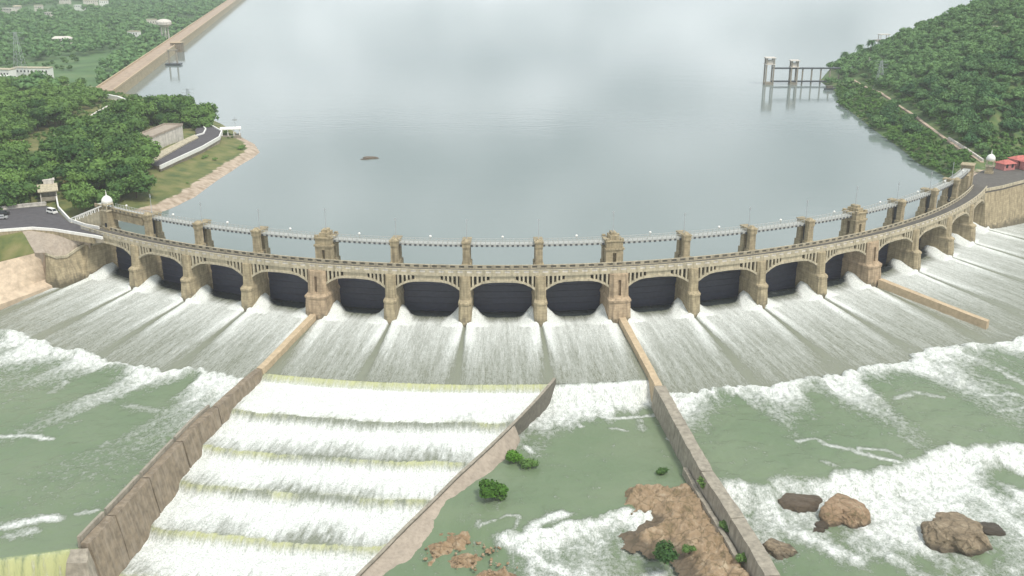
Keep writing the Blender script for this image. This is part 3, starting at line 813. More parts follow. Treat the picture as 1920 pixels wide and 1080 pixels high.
# right-hand wall of the pool
root = tag(empty('training_wall', pol(9.5, 20)), 'long straight masonry wall between the green pool and the right river rapids', 'wall')
pth = [(r, float(w2(r))) for r in np.arange(3, 43.1, 1.5)]
b = MB(); b.loft(wall_sections(pth, C(1.0), C(1.0), lambda r: float(zchute(r)) + 1.9, -12, -12, C(.4), C(.3)))
o = under(root, b.build('upper_wall', M['coping'])); rough(o.data, .12, 3)
cuts = [(43.4, 66), (66.3, 88.5), (88.8, 108), (108.3, 128), (128.3, 148)]
for r0, r1 in cuts:
    pth = [(r, float(w2(r))) for r in np.linspace(r0, r1, 14)]
    b = MB(); b.loft(wall_sections(pth, C(1.55), C(1.35), lambda r: -4.4 - (r - 43) * .012, -14, -14, C(1.0), C(.8)))
    me = b.mesh('wall_bay', M['wallgrey']); subdivide(me, 2); rough(me, .2, 2.5)
    under(root, link('wall_bay', me))
pth = [(r, float(w2(r)) - .50) for r in np.linspace(80, 116, 20)]
b = MB(); b.loft(wall_sections(pth, C(.5), C(.5), lambda r: -8.6, -13, -13, C(.3), C(.3)))
me = b.mesh('footing', M['wallgrey']); subdivide(me, 1); rough(me, .25, 2); under(root, link('footing', me))

# slanting wall with its rendered slope
root = tag(empty('training_wall', pol(0, 60)), 'slanting wall with pinkish rendered slope on the right edge of the stepped cascade', 'wall')
dz = lambda r: float(np.interp(r, [35, 61.5, 80.5, 98, 113, 140], [-4.4, -6.8, -8.8, -10.7, -12.5, -15.7]))
pth = [(r, float(dg(r))) for r in np.linspace(35.2, 140, 60)]
b = MB(); b.loft(wall_sections(pth, C(.45), C(.45), dz, -20, -20, C(.15), C(.15)))
me = b.mesh('kerb_wall', M['darkstone']); subdivide(me, 1); rough(me, .1, 2); under(root, link('kerb_wall', me))
b = MB(); b.loft(wall_sections(pth, C(.38), C(.38), lambda r: dz(r) + .12, -16, -16, C(.02), C(.02)))
o = under(root, b.build('coping', M['wallgrey'])); rough(o.data, .05, 2)
secs = []
for r in np.linspace(58, 140, 50):
    p = pol(float(dg(r)), r)
    a = pol(float(dg(r - 1)), r - 1); c = pol(float(dg(r + 1)), r + 1); d = (c - a).normalized(); nr = Vector((-d.y, d.x, 0)); nr = nr if nr.x > 0 else -nr
    wid = float(np.interp(r, [58, 64, 80, 98, 115, 140], [2.2, 4.4, 6.4, 8.2, 9.5, 10]))
    zb = float(np.interp(r, [58, 94, 106, 118, 140], [-10.8, -12.6, -13.4, -15.0, -18.5]))
    zt = dz(r) - .25
    secs.append([p + nr * .3 + Vector((0, 0, zt)), p + nr * wid * .5 + Vector((0, 0, zt * .55 + zb * .45)), p + nr * wid + Vector((0, 0, zb)), p + nr * (wid + .4) + Vector((0, 0, -20)), p + nr * .3 + Vector((0, 0, -20))])
b = MB(); b.loft(secs); me = b.mesh('rendered_slope', M['slope']); subdivide(me, 1); rough(me, .2, 2.5); under(root, link('rendered_slope', me))

# short wall in the right-hand bays
root = tag(empty('training_wall', pol(34, 20)), 'short tan wall ending in open water right of the pool wall', 'wall')
pth = [(r, 33.5 + (r - 4) * .038) for r in np.linspace(4, 40, 24)]
b = MB(); b.loft(wall_sections(pth, C(1.15), C(1.05), lambda r: float(zchute(r)) + 2.6, -12, -12, C(.3), C(.5)))
o = under(root, b.build('wall_body', M['coping'])); rough(o.data, .12, 3)

# ------------------------------------------------------------------ the gated dam bridge
DK = 14.0                                        # road level
dam = tag(empty('dam', (CX, CY, 0)), 'curved stone dam bridge of sixteen arches with dark gates spilling white water', 'dam')
def into(o, parent=dam):
    o.parent = parent; o.matrix_parent_inverse = parent.matrix_basis.inverted()
    return o
ORD = ['', 'second ', 'third ', 'fourth ', 'fifth ', 'sixth ', 'seventh ', 'eighth ', 'ninth ', 'tenth ', 'eleventh ', 'twelfth ', 'thirteenth ', 'fourteenth ', 'fifteenth ']

def pier_body(hw, fr, groove):
    def sec(z, front, w, gd=0, back=10.5):
        g = .45 if gd else .3
        return [(-w, back, z), (-w, front + .9, z), (-w * .62, front, z), (-g, front, z), (-g, front + gd, z), (g, front + gd, z), (g, front, z), (w * .62, front, z), (w, front + .9, z), (w, back, z), (w * .45, back + 1.6, z), (-w * .45, back + 1.6, z)]
    e = .001
    S = [sec(-8, -3.6 - fr, hw * 1.12), sec(2, -2.9 - fr, hw * 1.08), sec(4.9, -2.5 - fr, hw * 1.05), sec(4.95, -2.75 - fr, hw * 1.13), sec(5.5, -2.75 - fr, hw * 1.13), sec(6.2, -1.45 - fr * .7, hw * .98), sec(6.6, -1.4 - fr * .7, hw * .95)]
    if groove: S += [sec(6.62, -1.4 - fr * .7, hw * .95, .9), sec(11.6, -1.15 - fr * .6, hw * .92, .9), sec(11.62, -1.15 - fr * .6, hw * .92)]
    S += [sec(13.28, -1.0 - fr * .6, hw * .92)]
    b = MB(); b.loft(S); return b
def small_tower():
    b = MB()
    for y0, y1 in ((5.5, 7.3), (8.9, 10.9)):
        b.loft([[(-1.15, y0, 12), (1.15, y0, 12), (1.15, y1, 12), (-1.15, y1, 12)], [(-1.05, y0 + .05, 20.4), (1.05, y0 + .05, 20.4), (1.05, y1 - .05, 20.4), (-1.05, y1 - .05, 20.4)]])
    b.box(-1.45, 1.45, 5.2, 7.6, 14.0, 15.3); b.box(-1.45, 1.45, 8.6, 11.2, 9.0, 15.3)
    b.box(-1.2, 1.2, 5.3, 11.1, 20.4, 21.9)
    b.box(-1.4, 1.4, 5.1, 11.3, 21.9, 22.25)
    b.loft([[(-1.0, 5.4, 22.25), (1.0, 5.4, 22.25), (1.0, 7.4, 22.25), (-1.0, 7.4, 22.25)], [(-.35, 6.0, 23.0), (.35, 6.0, 23.0), (.35, 6.8, 23.0), (-.35, 6.8, 23.0)]])
    return b
def big_tower():
    b = MB(); w = 2.7
    # front shaft with a tall slot doorway, back shaft, crown
    for x0, x1 in ((-w, -.55), (.55, w)):
        b.box(x0, x1, 5.4, 7.6, 12, 19.0)
    b.box(-.55, .55, 5.4, 7.6, 18.0, 19.0); b.box(-.55, .55, 6.7, 7.6, 12, 18.0)
    b.box(-w, w, 8.9, 11.2, 9, 19.0)
    b.box(-w - .25, w + .25, 5.1, 7.8, 12, 14.6); b.box(-w - .25, w + .25, 8.6, 11.5, 9, 14.6)
    b.loft([[(-w - .3, 5.1, 19), (w + .3, 5.1, 19), (w + .3, 11.5, 19), (-w - .3, 11.5, 19)], [(-w - .3, 5.1, 19.6), (w + .3, 5.1, 19.6), (w + .3, 11.5, 19.6), (-w - .3, 11.5, 19.6)]])
    b.box(-w + .1, w - .1, 5.5, 11.1, 19.6, 21.6)
    b.box(-w - .15, w + .15, 5.2, 11.4, 21.6, 22.0)
    for x in (-w + .5, w - .5):
        for y in (5.75, 10.85):
            b.box(x - .5, x + .5, y - .45, y + .45, 22.0, 22.6)
    b.box(-1.3, 1.3, 6.0, 10.4, 22.0, 23.2)
    b.box(-.8, .8, 6.8, 9.6, 23.2, 24.1)
    return b
ME = {}
ME['pier'] = pier_body(1.78, 0, False).mesh('pier', M['stone'])
ME['pier_big'] = pier_body(3.15, .5, True).mesh('pier', M['stone_pink'])
ME['tower'] = small_tower().mesh('tower', M['stone'])
ME['tower_big'] = big_tower().mesh('tower', M['stone'])
ledge = MB(); ledge.box(-1.1, 1.1, 7.3, 8.9, 14.2, 14.5); ledge.box(-.10, .10, 7.35, 8.85, 14.5, 20.4)
ME['lift_frame'] = ledge.mesh('lift_frame', M['darksteel'])
for k in range(1, 16):
    a = ANG[k]; bigp = k in BIG
    p = into(link('pier', ME['pier_big' if bigp else 'pier'], None, pol(a, 0), rad(a)))
    if bigp: p['label'] = 'broad pinkish pier with a tall niche'
    t = link('tower', ME['tower_big' if bigp else 'tower'], p)
    link('lift_frame', ME['lift_frame'], p)

# arches between the piers, each with its spandrel columns, and the gates behind them
colm = {}
for k in range(16):
    a0, a1 = ANG[k], ANG[k + 1]; am = (a0 + a1) / 2
    w0 = 2.9 if k in BIG else (1.65 if k else 0.2); w1_ = 2.9 if (k + 1) in BIG else (1.65 if k + 1 < 16 else .2)
    half = R * rad(a1 - a0) / 2
    xl, xr = -half + w0 - .25, half - w1_ + .25
    cx_ = (xl + xr) / 2; hs = (xr - xl) / 2
    ctr = pol(am, 0)
    # chord sits a little inside the arc: shift so that it meets the piers
    sag = R * (1 - math.cos(rad(a1 - a0) / 2)) * .55
    def P2(fr): return cx_ + fr * hs
    intr = [(-1, 8.7), (-.82, 10.0), (-.62, 10.95), (-.42, 11.3), (0, 11.45), (.42, 11.3), (.62, 10.95), (.82, 10.0), (1, 8.7)]
    extr = [(-1, 9.55), (-.80, 10.75), (-.60, 11.6), (-.42, 11.95), (0, 12.05), (.42, 11.95), (.60, 11.6), (.80, 10.75), (1, 9.55)]
    b = MB()
    for y0, y1 in ((-.35 + sag, .55 + sag), (.55 + sag, 5.2 + sag)):
        dz_ = 0 if y0 < 0.3 else .12
        secs = [[(P2(f1), y0, z1), (P2(f1), y1, z1), (P2(f2), y1, z2 - dz_), (P2(f2), y0, z2 - dz_)] for (f1, z1), (f2, z2) in zip(intr, extr)]
        secs = [[(P2(f1), y0, z1 + dz_), (P2(f1), y1, z1 + dz_), (P2(f2), y1, z2 - dz_), (P2(f2), y0, z2 - dz_)] for (f1, z1), (f2, z2) in zip(intr, extr)]
        b.loft(secs)
    arch = into(link('arch', b.mesh('arch', M['lightstone']), None, ctr, rad(am)))
    b = MB()
    secs = [[(P2(f), sag + .12, z), (P2(f), sag + .5, z), (P2(f), sag + .5, 13.29), (P2(f), sag + .12, 13.29)] for f, z in ((-.40, 11.9), (0, 12.0), (.40, 11.9))]
    b.loft(secs)
    link('spandrel_wall', b.mesh('spandrel_wall', M['lightstone']), arch)
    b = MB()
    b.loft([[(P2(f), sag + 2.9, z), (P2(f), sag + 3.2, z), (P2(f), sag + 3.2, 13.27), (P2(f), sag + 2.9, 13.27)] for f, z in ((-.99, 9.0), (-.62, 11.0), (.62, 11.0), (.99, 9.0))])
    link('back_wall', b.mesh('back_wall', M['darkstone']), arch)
    for f, zb in ((-.90, 10.0), (-.76, 10.8), (-.63, 11.4), (-.51, 11.7), (.51, 11.7), (.63, 11.4), (.76, 10.8), (.90, 10.0)):
        key = round(zb, 1)
        if key not in colm:
            c_ = MB(); c_.box(-.28, .28, -.25, .35, zb, 13.29); colm[key] = c_.mesh('spandrel_column', M['lightstone'])
        link('spandrel_column', colm[key], arch, (P2(f), sag, 0))
    # sill beam under the slab
    b = MB(); hw_ = half - .2
    gx0, gx1 = -half * (R - 8.8) / R + w0 + .02, half * (R - 8.8) / R - w1_ - .02
    b.box(gx0, gx1, 8.6, 8.85, -1.1, 9.4)
    gt = into(link('gate', b.mesh('gate', M['gate']), None, ctr, rad(am)))
    b = MB()
    for z in (-.8, 1.3, 3.3, 5.3, 7.3, 9.0): b.box(gx0 + .05, gx1 - .05, 8.4, 8.598, z, z + .16)
    link('gate_girder', b.mesh('gate_girder', M['gate']), gt)

# deck slab, road surface, parapets
b = MB(); b.arc(ANG[0] - 4.2, ANG[16] + 1.2, -5.4, .15, 13.3, DK, 110)
into(b.build('deck', M['lightstone']))
def parapet(rho, thick, th0, th1, pitch_, name, panel_mat):
    b = MB()
    n = 110
    b.arc(th0, th1, rho - thick / 2, rho + thick / 2, DK, DK + .28, n)
    b.arc(th0, th1, rho - thick / 2 - .05, rho + thick / 2 + .05, DK + .98, DK + 1.2, n)
    pa = into(b.build(name, M['lightstone']))
    b = MB(); b.box(-.62, .62, -thick / 2 - .03, thick / 2 + .03, DK + .28, DK + .98)
    pm = b.mesh('parapet_post', M['lightstone'])
    b = MB(); b.arc(th0, th1, rho - .06, rho + .06, DK + .28, DK + .98, n)
    b.build('parapet_grille', panel_mat, pa)
    for i in range(16):
        for j in range(8):
            t = ANG[i] + (ANG[i + 1] - ANG[i]) * (j + .5 * 0) / 8
            link('parapet_post', pm, pa, pol(t, rho), rad(t))
    return pa
parapet(-.12, .34, ANG[0] - 1.5, ANG[16] + 1.2, 2.9, 'front_parapet', M['offwhite'])
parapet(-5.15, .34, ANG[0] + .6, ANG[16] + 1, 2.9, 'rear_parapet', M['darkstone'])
b = MB(); b.arc(ANG[0] - 4.0, ANG[16] + 1.2, -4.9, -.35, DK + .004, DK + .02, 110)
tag(b.build('road', M['deckroad']), kind='structure')

# raised walkway over the gates
wk_ = MB(); wk_.arc(ANG[0] - 2.0, ANG[16] + 2.6, -9.9, -7.2, 20.85, 21.1, 110)
for rr in (-9.75, -7.35): wk_.arc(ANG[0] - 2.0, ANG[16] + 2.6, rr - .16, rr + .16, 20.45, 20.84, 110)
walk = into(wk_.build('walkway', M['railing']))
b = MB()
for k in range(16):
    n_ = 13
    for j in range(n_):
        t = ANG[k] + .42 + (ANG[k + 1] - ANG[k] - .84) * j / (n_ - 1); b.arc(t - .09, t + .09, -7.22, -7.08, 20.3, 20.92, 1)
b.build('bracket', M['darksteel'], walk)['kind'] = 'stuff'
for k in range(16):
    b = MB()
    for rr in (-9.8, -7.3):
        b.arc(ANG[k] + .35, ANG[k + 1] - .35, rr - .06, rr + .06, 22.05, 22.17, 6)
        b.arc(ANG[k] + .35, ANG[k + 1] - .35, rr - .04, rr + .04, 21.55, 21.62, 6)
        for j in range(14):
            t = ANG[k] + .36 + (ANG[k + 1] - ANG[k] - .72) * j / 13
            p = pol(t, rr); b.bar((p.x, p.y, 21.1), (p.x, p.y, 22.05), .13 if rr < -8 else .16)
    b.build('railing', M['railing'], walk)

# abutments
def frm(th, rho, z=0):                           # matrix of a local frame on the arc
    return Matrix.Translation(pol(th, rho, z)) @ Matrix.Rotation(rad(th), 4, 'Z')
b = MB()
A = [pol(ANG[0] + .15, r) for r in (6.5, 2.2, -11)]
B_ = [pol(ANG[0] - 1.5, 7.5), pol(ANG[0] - 3.4, 3.4), pol(ANG[0] - 4.5, -9)]
b.loft([[A[0] + Vector((0, 0, -9)), B_[0] + Vector((-1, 0, -9)), B_[1] + Vector((0, 0, -9)), B_[2] + Vector((0, 0, -9)), A[2] + Vector((0, 0, -9)), A[1] + Vector((0, 0, -9))],
        [A[1] + Vector((0, 0, 7)), B_[1] + Vector((1, -1.5, 7)), B_[1] + Vector((0, 0, 7)), B_[2] + Vector((0, 0, 7)), A[2] + Vector((0, 0, 7)), A[1] + Vector((0, .1, 7))],
        [A[1] + Vector((-.4, 1.8, 13.28)), B_[1] + Vector((.8, 1.0, 13.28)), B_[1] + Vector((0, 2, 13.28)), B_[2] + Vector((0, 0, 13.28)), A[2] + Vector((0, 0, 13.28)), A[1] + Vector((-.4, 1.9, 13.28))]])
into(b.build('abutment', M['stone']))
FRONT = [pol(ANG[16] - .1, .1), Vector((197, 398.6, 0)), Vector((210, 408.4, 0)), Vector((240, 432, 0)), Vector((420, 474, 0))]
BACK = [pol(ANG[16] - .1, -11), Vector((188, 412, 0)), Vector((203, 431, 0)), Vector((225, 452, 0)), Vector((420, 520, 0))]
def forecourt(z0, z1, push):
    secs = []
    for f_, k_ in zip(FRONT, BACK):
        d_ = (f_ - k_).normalized()
        secs.append([f_ + d_ * push + Vector((0, 0, z0)), k_ + Vector((0, 0, z0)), k_ + Vector((0, 0, z1)), f_ + Vector((0, 0, z1))])
    b = MB(); b.loft(secs); return b
me = forecourt(-9, 13.28, 3.2).mesh('abutment', M['stone']); subdivide(me, 1); into(link('abutment', me))
tag(forecourt(13.3, DK + .012, 0).build('road', M['deckroad']), kind='structure')
fw = tag(empty('parapet_wall', FRONT[1] + Vector((0, 0, DK))), 'pale parapet wall along the forecourt at the right end of the dam bridge', 'wall')
b = MB()                                          # solid pier where the walkway meets the left bank
b.arc(ANG[0] - .6, ANG[0] + .2, -11, -6, 6, 13.2, 2); b.arc(ANG[0] - .6, ANG[0] + .1, -10.6, -5.6, 13.2, 20.0, 2)
into(b.build('end_pier', M['stone']))
b = MB(); b.arc(ANG[16] + 1.6, ANG[16] + 2.7, -11, -6.2, 6, 22.2, 2); b.arc(ANG[16] + 1.4, ANG[16] + 2.9, -11.2, -6.0, 22.21, 22.6, 2); b.arc(ANG[16] - .2, ANG[16] + 1.6, -10.6, -6.6, 6, 19.5, 3)
into(b.build('end_pier', M['stone']))
# stone viaduct with small openings carrying the walkway to the domed tower
b = MB()
b.arc(ANG[0] - 1.7, ANG[1] - 1.0, -10.3, -7.0, 17.6, 20.05, 14)
b.arc(ANG[0] - 1.7, ANG[1] - .8, -6.95, -6.55, 20.5, 21.75, 14)
into(b.build('viaduct_wall', M['stone']))
b = MB()
for j in range(11):
    t = ANG[0] - 1.2 + j * .56
    b.arc(t, t + .26, -6.56, -6.5, 20.75, 21.4, 1)
into(b.build('viaduct_opening', M['darkstone']))

# domed end towers
def dome_tower(th, rho, z0, hs, label, sc=1.0):
    root = tag(empty('domed_tower', pol(th, rho, z0), rad(th)), label, 'tower')
    b = MB(); b.loft([[(x * w, y * w, z) for x, y in ((-1, -1), (1, -1), (1, 1), (-1, 1))] for w, z in ((1.75, -1), (1.75, .9), (1.5, 1.0), (1.42, hs))])
    b.build('shaft', M['stone'], root)
    b = MB(); b.box(-1.75, 1.75, -1.75, 1.75, hs, hs + .35)
    b.build('cornice', M['lightstone'], root)
    for sx, sy in ((-1, -1), (1, -1), (1, 1), (-1, 1)):
        b = MB(); b.cyl((1.25 * sx, 1.25 * sy, hs + .35), (1.25 * sx, 1.25 * sy, hs + 2.3), .24, n=8); b.build('column', M['lightstone'], root)
    b = MB(); b.lathe([(1.95, hs + 2.3), (1.95, hs + 2.6), (1.6, hs + 2.65)], 16); b.build('eave', M['lightstone'], root)
    b = MB(); b.lathe([(1.62, hs + 2.6), (1.85, hs + 3.1), (1.8, hs + 3.7), (1.45, hs + 4.4), (.9, hs + 4.95), (.3, hs + 5.25), (.1, hs + 5.35)], 18)
    b.build('dome', M['white'], root, True)
    b = MB(); b.lathe([(.1, hs + 5.3), (.26, hs + 5.6), (.1, hs + 5.85), (.16, hs + 6.1), (.03, hs + 7.2)], 8); b.build('finial', M['white'], root)
    b = MB(); b.box(-.55, .55, -1.62, -1.45, .2, 2.5); b.build('doorway', M['glass'], root)
    root.scale = (sc, sc, sc)
    return root
dome_tower(-36.6, -6.2, DK, 6.6, 'stone tower with white onion dome at the left end of the dam bridge')
dome_tower(66.8, -1.2, DK, 3.0, 'white domed tower at the right end of the dam bridge near the red roofs', 1.0)

# masts on the piers and globe lamps on the walkway
mm = MB(); mm.cyl((0, 0, 0), (0, 0, 6.5), .11, .06, 6); mm.cyl((0, 0, 0), (0, 0, .5), .22, .2, 6); mmast = mm.mesh('mast', M['steel'])
mm = MB(); mm.bar((-.35, 0, 6.2), (.35, 0, 6.2), .12); mm.box(-.14, .14, -.14, .14, 5.4, 5.9); marm = mm.mesh('mast_light', M['steel'])
for k in range(1, 16):
    a = ANG[k]
    z = 24.15 if k in BIG else 22.25
    r = tag(link('mast', mmast, None, pol(a, -8.3, z), rad(a)), 'thin grey mast on top of the %spier tower counted from the left dome' % (ORD[k - 1] or 'first '), 'mast', 'masts on the pier towers')
    link('mast_light', marm, r)
lm = MB(); lm.cyl((0, 0, 0), (0, 0, 1.0), .09, .07, 6); lpost = lm.mesh('lamp_post', M['railing'])
lm = MB(); lm.lathe([(.1, .95), (.30, 1.05), (.40, 1.3), (.30, 1.55), (.08, 1.65)], 10); lglobe = lm.mesh('globe', M['white'], True)
for k in range(16):
    a = (ANG[k] + ANG[k + 1]) / 2
    r = tag(link('walkway_lamp', lpost, None, pol(a, -7.3, 22.16), rad(a)), 'white globe lamp on the walkway railing above the %sarch from the left' % ((ORD + ['sixteenth '])[k] or 'first '), 'lamp', 'globe lamps along the walkway')
    link('globe', lglobe, r)

# ------------------------------------------------------------------ left landing: road, kerbs, stair, kiosk, vehicles
def ribbon(pts, w, z0, z1):
    """raised strip of width w along 3-D points"""
    secs = []
    for i, p in enumerate(pts):
        a, b = pts[max(0, i - 1)], pts[min(len(pts) - 1, i + 1)]
        d = Vector((b.x - a.x, b.y - a.y, 0)).normalized(); n = Vector((-d.y, d.x, 0)) * w / 2
        secs.append([p + n + Vector((0, 0, z0)), p - n + Vector((0, 0, z0)), p - n + Vector((0, 0, z1)), p + n + Vector((0, 0, z1))])
    b = MB(); b.loft(secs); return b
def drape(pix, off=0., z=None):
    out = []
    for u, v in pix:
        p = at(u, v, z) if z is not None else hit(u, v)
        out.append(Vector((p.x, p.y, (p.z if z is None else z) + off)))
    return out
def dense(pts, k=5):
    out = []
    for a, b in zip(pts, pts[1:]):
        for i in range(k): out.append(a.lerp(b, i / k))
    return out + [pts[-1]]
hang_w = ribbon(dense([p + Vector((0, 0, DK)) for p in FRONT[0:]], 6), .4, 0, 1.15).build('wall_body', M['lightstone'])
hang_w.parent = fw; hang_w.matrix_parent_inverse = Matrix.Translation(-Vector(fw.location))
RZ = DK
poly = [at(u, v, RZ) for u, v in ((-160, 412), (-30, 398), (30, 391), (88, 386), (108, 396), (128, 416), (160, 428), (188, 432), (200, 441), (178, 443), (140, 437), (100, 431), (60, 428), (0, 432), (-160, 448))]
b = MB(); b.prism([(p.x, p.y) for p in poly], 11.6, RZ - .3)
tag(b.build('road_bed', M['wallgrey']), kind='structure')
b = MB(); b.prism([(p.x, p.y) for p in poly], RZ - .29, RZ + .03)
tag(b.build('road', M['asphalt']), kind='structure')
kerb = tag(empty('kerb_wall', at(60, 430, RZ)), 'low white kerb wall curving along the near edge of the left road', 'wall')
def hang(o, root): o.parent = root; o.matrix_parent_inverse = Matrix.Translation(-Vector(root.location)); return o
hang(ribbon(dense([at(u, v, RZ) for u, v in ((-160, 449), (0, 433), (60, 428.5), (100, 431.5), (140, 438), (178, 444), (192, 447))]), .6, -.3, .6).build('wall_body', M['white']), kerb)
hang(ribbon(dense([at(u, v, RZ) for u, v in ((-160, 448.5), (0, 432.7), (60, 428.2), (100, 431.2), (140, 437.7), (176, 443.5))]), 1.0, -2.4, -.31).build('retaining_face', M['stone']), kerb)
kerb = tag(empty('kerb_wall', at(140, 420, RZ)), 'white wall running from the left road up beside the kiosk', 'wall')
hang(ribbon(dense([at(u, v, RZ) for u, v in ((106, 372), (110, 392), (131, 415), (160, 425), (186, 430))]), .5, -.5, 1.1).build('wall_body', M['white']), kerb)
kerb = tag(empty('roadside_railing', at(30, 388, RZ)), 'grey balustrade along the far side of the left road below the trees', 'railing')
pp = dense([at(u, v, RZ) for u, v in ((-160, 411), (-30, 397), (30, 389.5), (86, 384))], 10)
hang(ribbon(pp, .35, 1.0, 1.25).build('top_rail', M['offwhite']), kerb)
hang(ribbon(pp, .4, -.2, .25).build('base_rail', M['offwhite']), kerb)
pm = MB(); pm.box(-.18, .18, -.18, .18, 0, 1.05); pmm = pm.mesh('railing_post', M['offwhite'])
for p in dense(pp, 2): hang(link('railing_post', pmm, None, p), kerb)
# balustraded stair up to the domed tower
st = tag(empty('stair', at(160, 428, RZ)), 'white balustraded stair rising from the left road to the domed tower', 'stairs')
s0, s1 = at(136, 417, RZ + .2), pol(-37.6, -7.6, RZ + 6.2)
s0 = Vector((s0.x, s0.y + 2, RZ)); d = s1 - s0
b = MB(); nst = 18
for i in range(nst):
    p = s0 + Vector((d.x, d.y, 0)) * (i / nst); q = s0 + Vector((d.x, d.y, 0)) * ((i + 1) / nst)
    nn = Vector((-d.y, d.x, 0)).normalized() * 1.2
    b.loft([[p + nn, p - nn, q - nn, q + nn], [v + Vector((0, 0, d.z * (i + 1) / nst)) for v in (p + nn, p - nn, q - nn, q + nn)]])
hang(b.build('flight', M['lightstone']), st)
for sgn in (-1, 1):
    nn = Vector((-d.y, d.x, 0)).normalized() * 1.25 * sgn
    b = MB(); b.bar(s0 + nn + Vector((0, 0, 1.5)), s1 + nn + Vector((0, 0, 1.5)), .4); hang(b.build('handrail', M['white']), st)
    for i in range(9):
        p = s0 + d * (i / 8) + nn; b = MB(); b.bar(p, p + Vector((0, 0, 1.5)), .35); hang(b.build('baluster', M['white']), st)
# kiosk with a sloping pale roof
kp = at(92, 372, RZ)
ks = tag(empty('kiosk', (kp.x, kp.y, RZ), rad(25)), 'small kiosk with sloping pale roof at the end of the left road', 'kiosk')
b = MB()
for x0, x1, y0, y1 in ((-3, -2.6, -2.5, 2.5), (2.6, 3, -2.5, 2.5), (-2.6, 2.6, 2.1, 2.5)): b.box(x0, x1, y0, y1, -.5, 3.4)
b.build('wall', M['offwhite'], ks)
b = MB(); b.loft([[(-3.6, -3.2, 3.2), (3.6, -3.2, 3.2), (3.6, 3, 4.9), (-3.6, 3, 4.9)], [(-3.6, -3.2, 3.5), (3.6, -3.2, 3.5), (3.6, 3, 5.2), (-3.6, 3, 5.2)]]); b.build('roof', M['lightstone'], ks)
b = MB(); b.box(-2.6, 2.6, -2.4, -2.2, -.4, 1.1); b.build('counter', M['wallgrey'], ks)
b = MB(); b.box(-1.2, 2.6, 2.6, 5.5, 3, 6.4); b.box(-1.5, 2.9, 2.5, 5.8, 6.4, 6.8); b.build('back_block', M['offwhite'], ks)

def car(loc, rz, body, label, van=False):
    root = tag(empty('parked_car', loc, rz), label, 'car')
    L, W = (4.6, 1.8) if van else (4.2, 1.7)
    h1 = .95; h2 = 1.95 if van else 1.5
    b = MB()
    b.loft([[(x, y * s, z) for x, y in ((-L / 2, -W / 2), (L / 2, -W / 2), (L / 2, W / 2), (-L / 2, W / 2))] for s, z in ((.94, .3), (1, .6), (.97, h1))])
    x0, x1 = (-L / 2 + .05, L / 2 - .7) if van else (-L / 2 + .4, L / 2 - 1.1)
    b.loft([[(x0, -W * .46, h1), (x1 + .35, -W * .46, h1), (x1 + .35, W * .46, h1), (x0, W * .46, h1)], [(x0 + .3, -W * .38, h2), (x1 - .35, -W * .38, h2), (x1 - .35, W * .38, h2), (x0 + .3, W * .38, h2)]])
    b.build('body', body, root)
    b = MB(); hh = h2 - h1
    for s in (-1, 1): b.add([(x0 + .25, s * W * .452, h1 + .1), (x1 + .1, s * W * .452, h1 + .1), (x1 - .3, s * W * .402, h2 - .12), (x0 + .4, s * W * .402, h2 - .12)], [(0, 1, 2, 3)])
    b.add([(x1 + .30, -W * .41, h1 + .1), (x1 + .30, W * .41, h1 + .1), (x1 - .25, W * .36, h2 - .1), (x1 - .25, -W * .36, h2 - .1)], [(0, 1, 2, 3)])
    b.add([(x0 + .02, -W * .41, h1 + .1), (x0 + .02, W * .41, h1 + .1), (x0 + .25, W * .36, h2 - .1), (x0 + .25, -W * .36, h2 - .1)], [(0, 1, 2, 3)])
    b.build('windows', M['glass'], root)
    wm = MB(); wm.cyl((0, -.1, 0), (0, .1, 0), .32, n=10); wmm = wm.mesh('wheel', M['tyre'])
    for x in (-L * .31, L * .31):
        for y in (-W / 2 + .02, W / 2 - .02): link('wheel', wmm, root, (x, y, .32))
    return root
p = at(98, 400, RZ); car((p.x, p.y, RZ + .03), rad(-35), M['white'], 'white van parked on the left road by the kiosk', True)
M['darkcar'] = simple('dark_car_paint', (.03, .03, .035), .3, var=.1, scale=1, bump=0)
M['silver'] = simple('silver_car_paint', (.5, .5, .5), .35, .4, var=.1, scale=1, bump=0)
p = at(6, 403, RZ); car((p.x, p.y, RZ + .03), rad(12), M['darkcar'], 'dark car standing under the balustrade on the left road')
p = at(3, 411, RZ); car((p.x, p.y, RZ + .03), rad(15), M['silver'], 'silver car on the left road at the picture edge')

# river bank left of the dam: everything stands along the radial line where the bank meets the chute
def on_radial(u, v, th):
    """point of the pixel's sight line in the vertical plane of the arc's radius at th degrees"""
    lo, hi = -14.0, 17.0
    for _ in range(40):
        m_ = (lo + hi) / 2; p = at(u, v, m_)
        if float(topol(p.x, p.y)[0]) > th: hi = m_
        else: lo = m_
    return at(u, v, (lo + hi) / 2)
dn = lambda p, z: Vector((p.x, p.y, z))
W0 = [on_radial(u, v, -37.7) for u, v in ((85, 475), (104, 482), (124, 480), (144, 466), (160, 456), (176, 451))]
W0.append(pol(-37.5, -4, 12.5))
W1b = [on_radial(u, v, -37.2) for u, v in ((114, 531), (122, 528), (140, 522), (158, 515), (174, 509), (190, 503), (214, 493))]
wg = tag(empty('wing_wall', W1b[2]), 'tan wing wall stepping down to the river beside the first arch', 'wall')
b = MB(); b.loft([[t_, m_, c_, dn(c_, -10), dn(t_, -10) + Vector((-4, 3, 0))] for t_, c_ in zip(W0, W1b) for m_ in (t_.lerp(c_, .5),)])
me = b.mesh('wall_body', M['stone']); subdivide(me, 2); rough(me, .12, 3); hang(link('wall_body', me), wg)
hang(ribbon(dense([p + Vector((.1, -.1, 0)) for p in W0[:6]]), .8, -.5, .3).build('coping', M['lightstone']), wg)
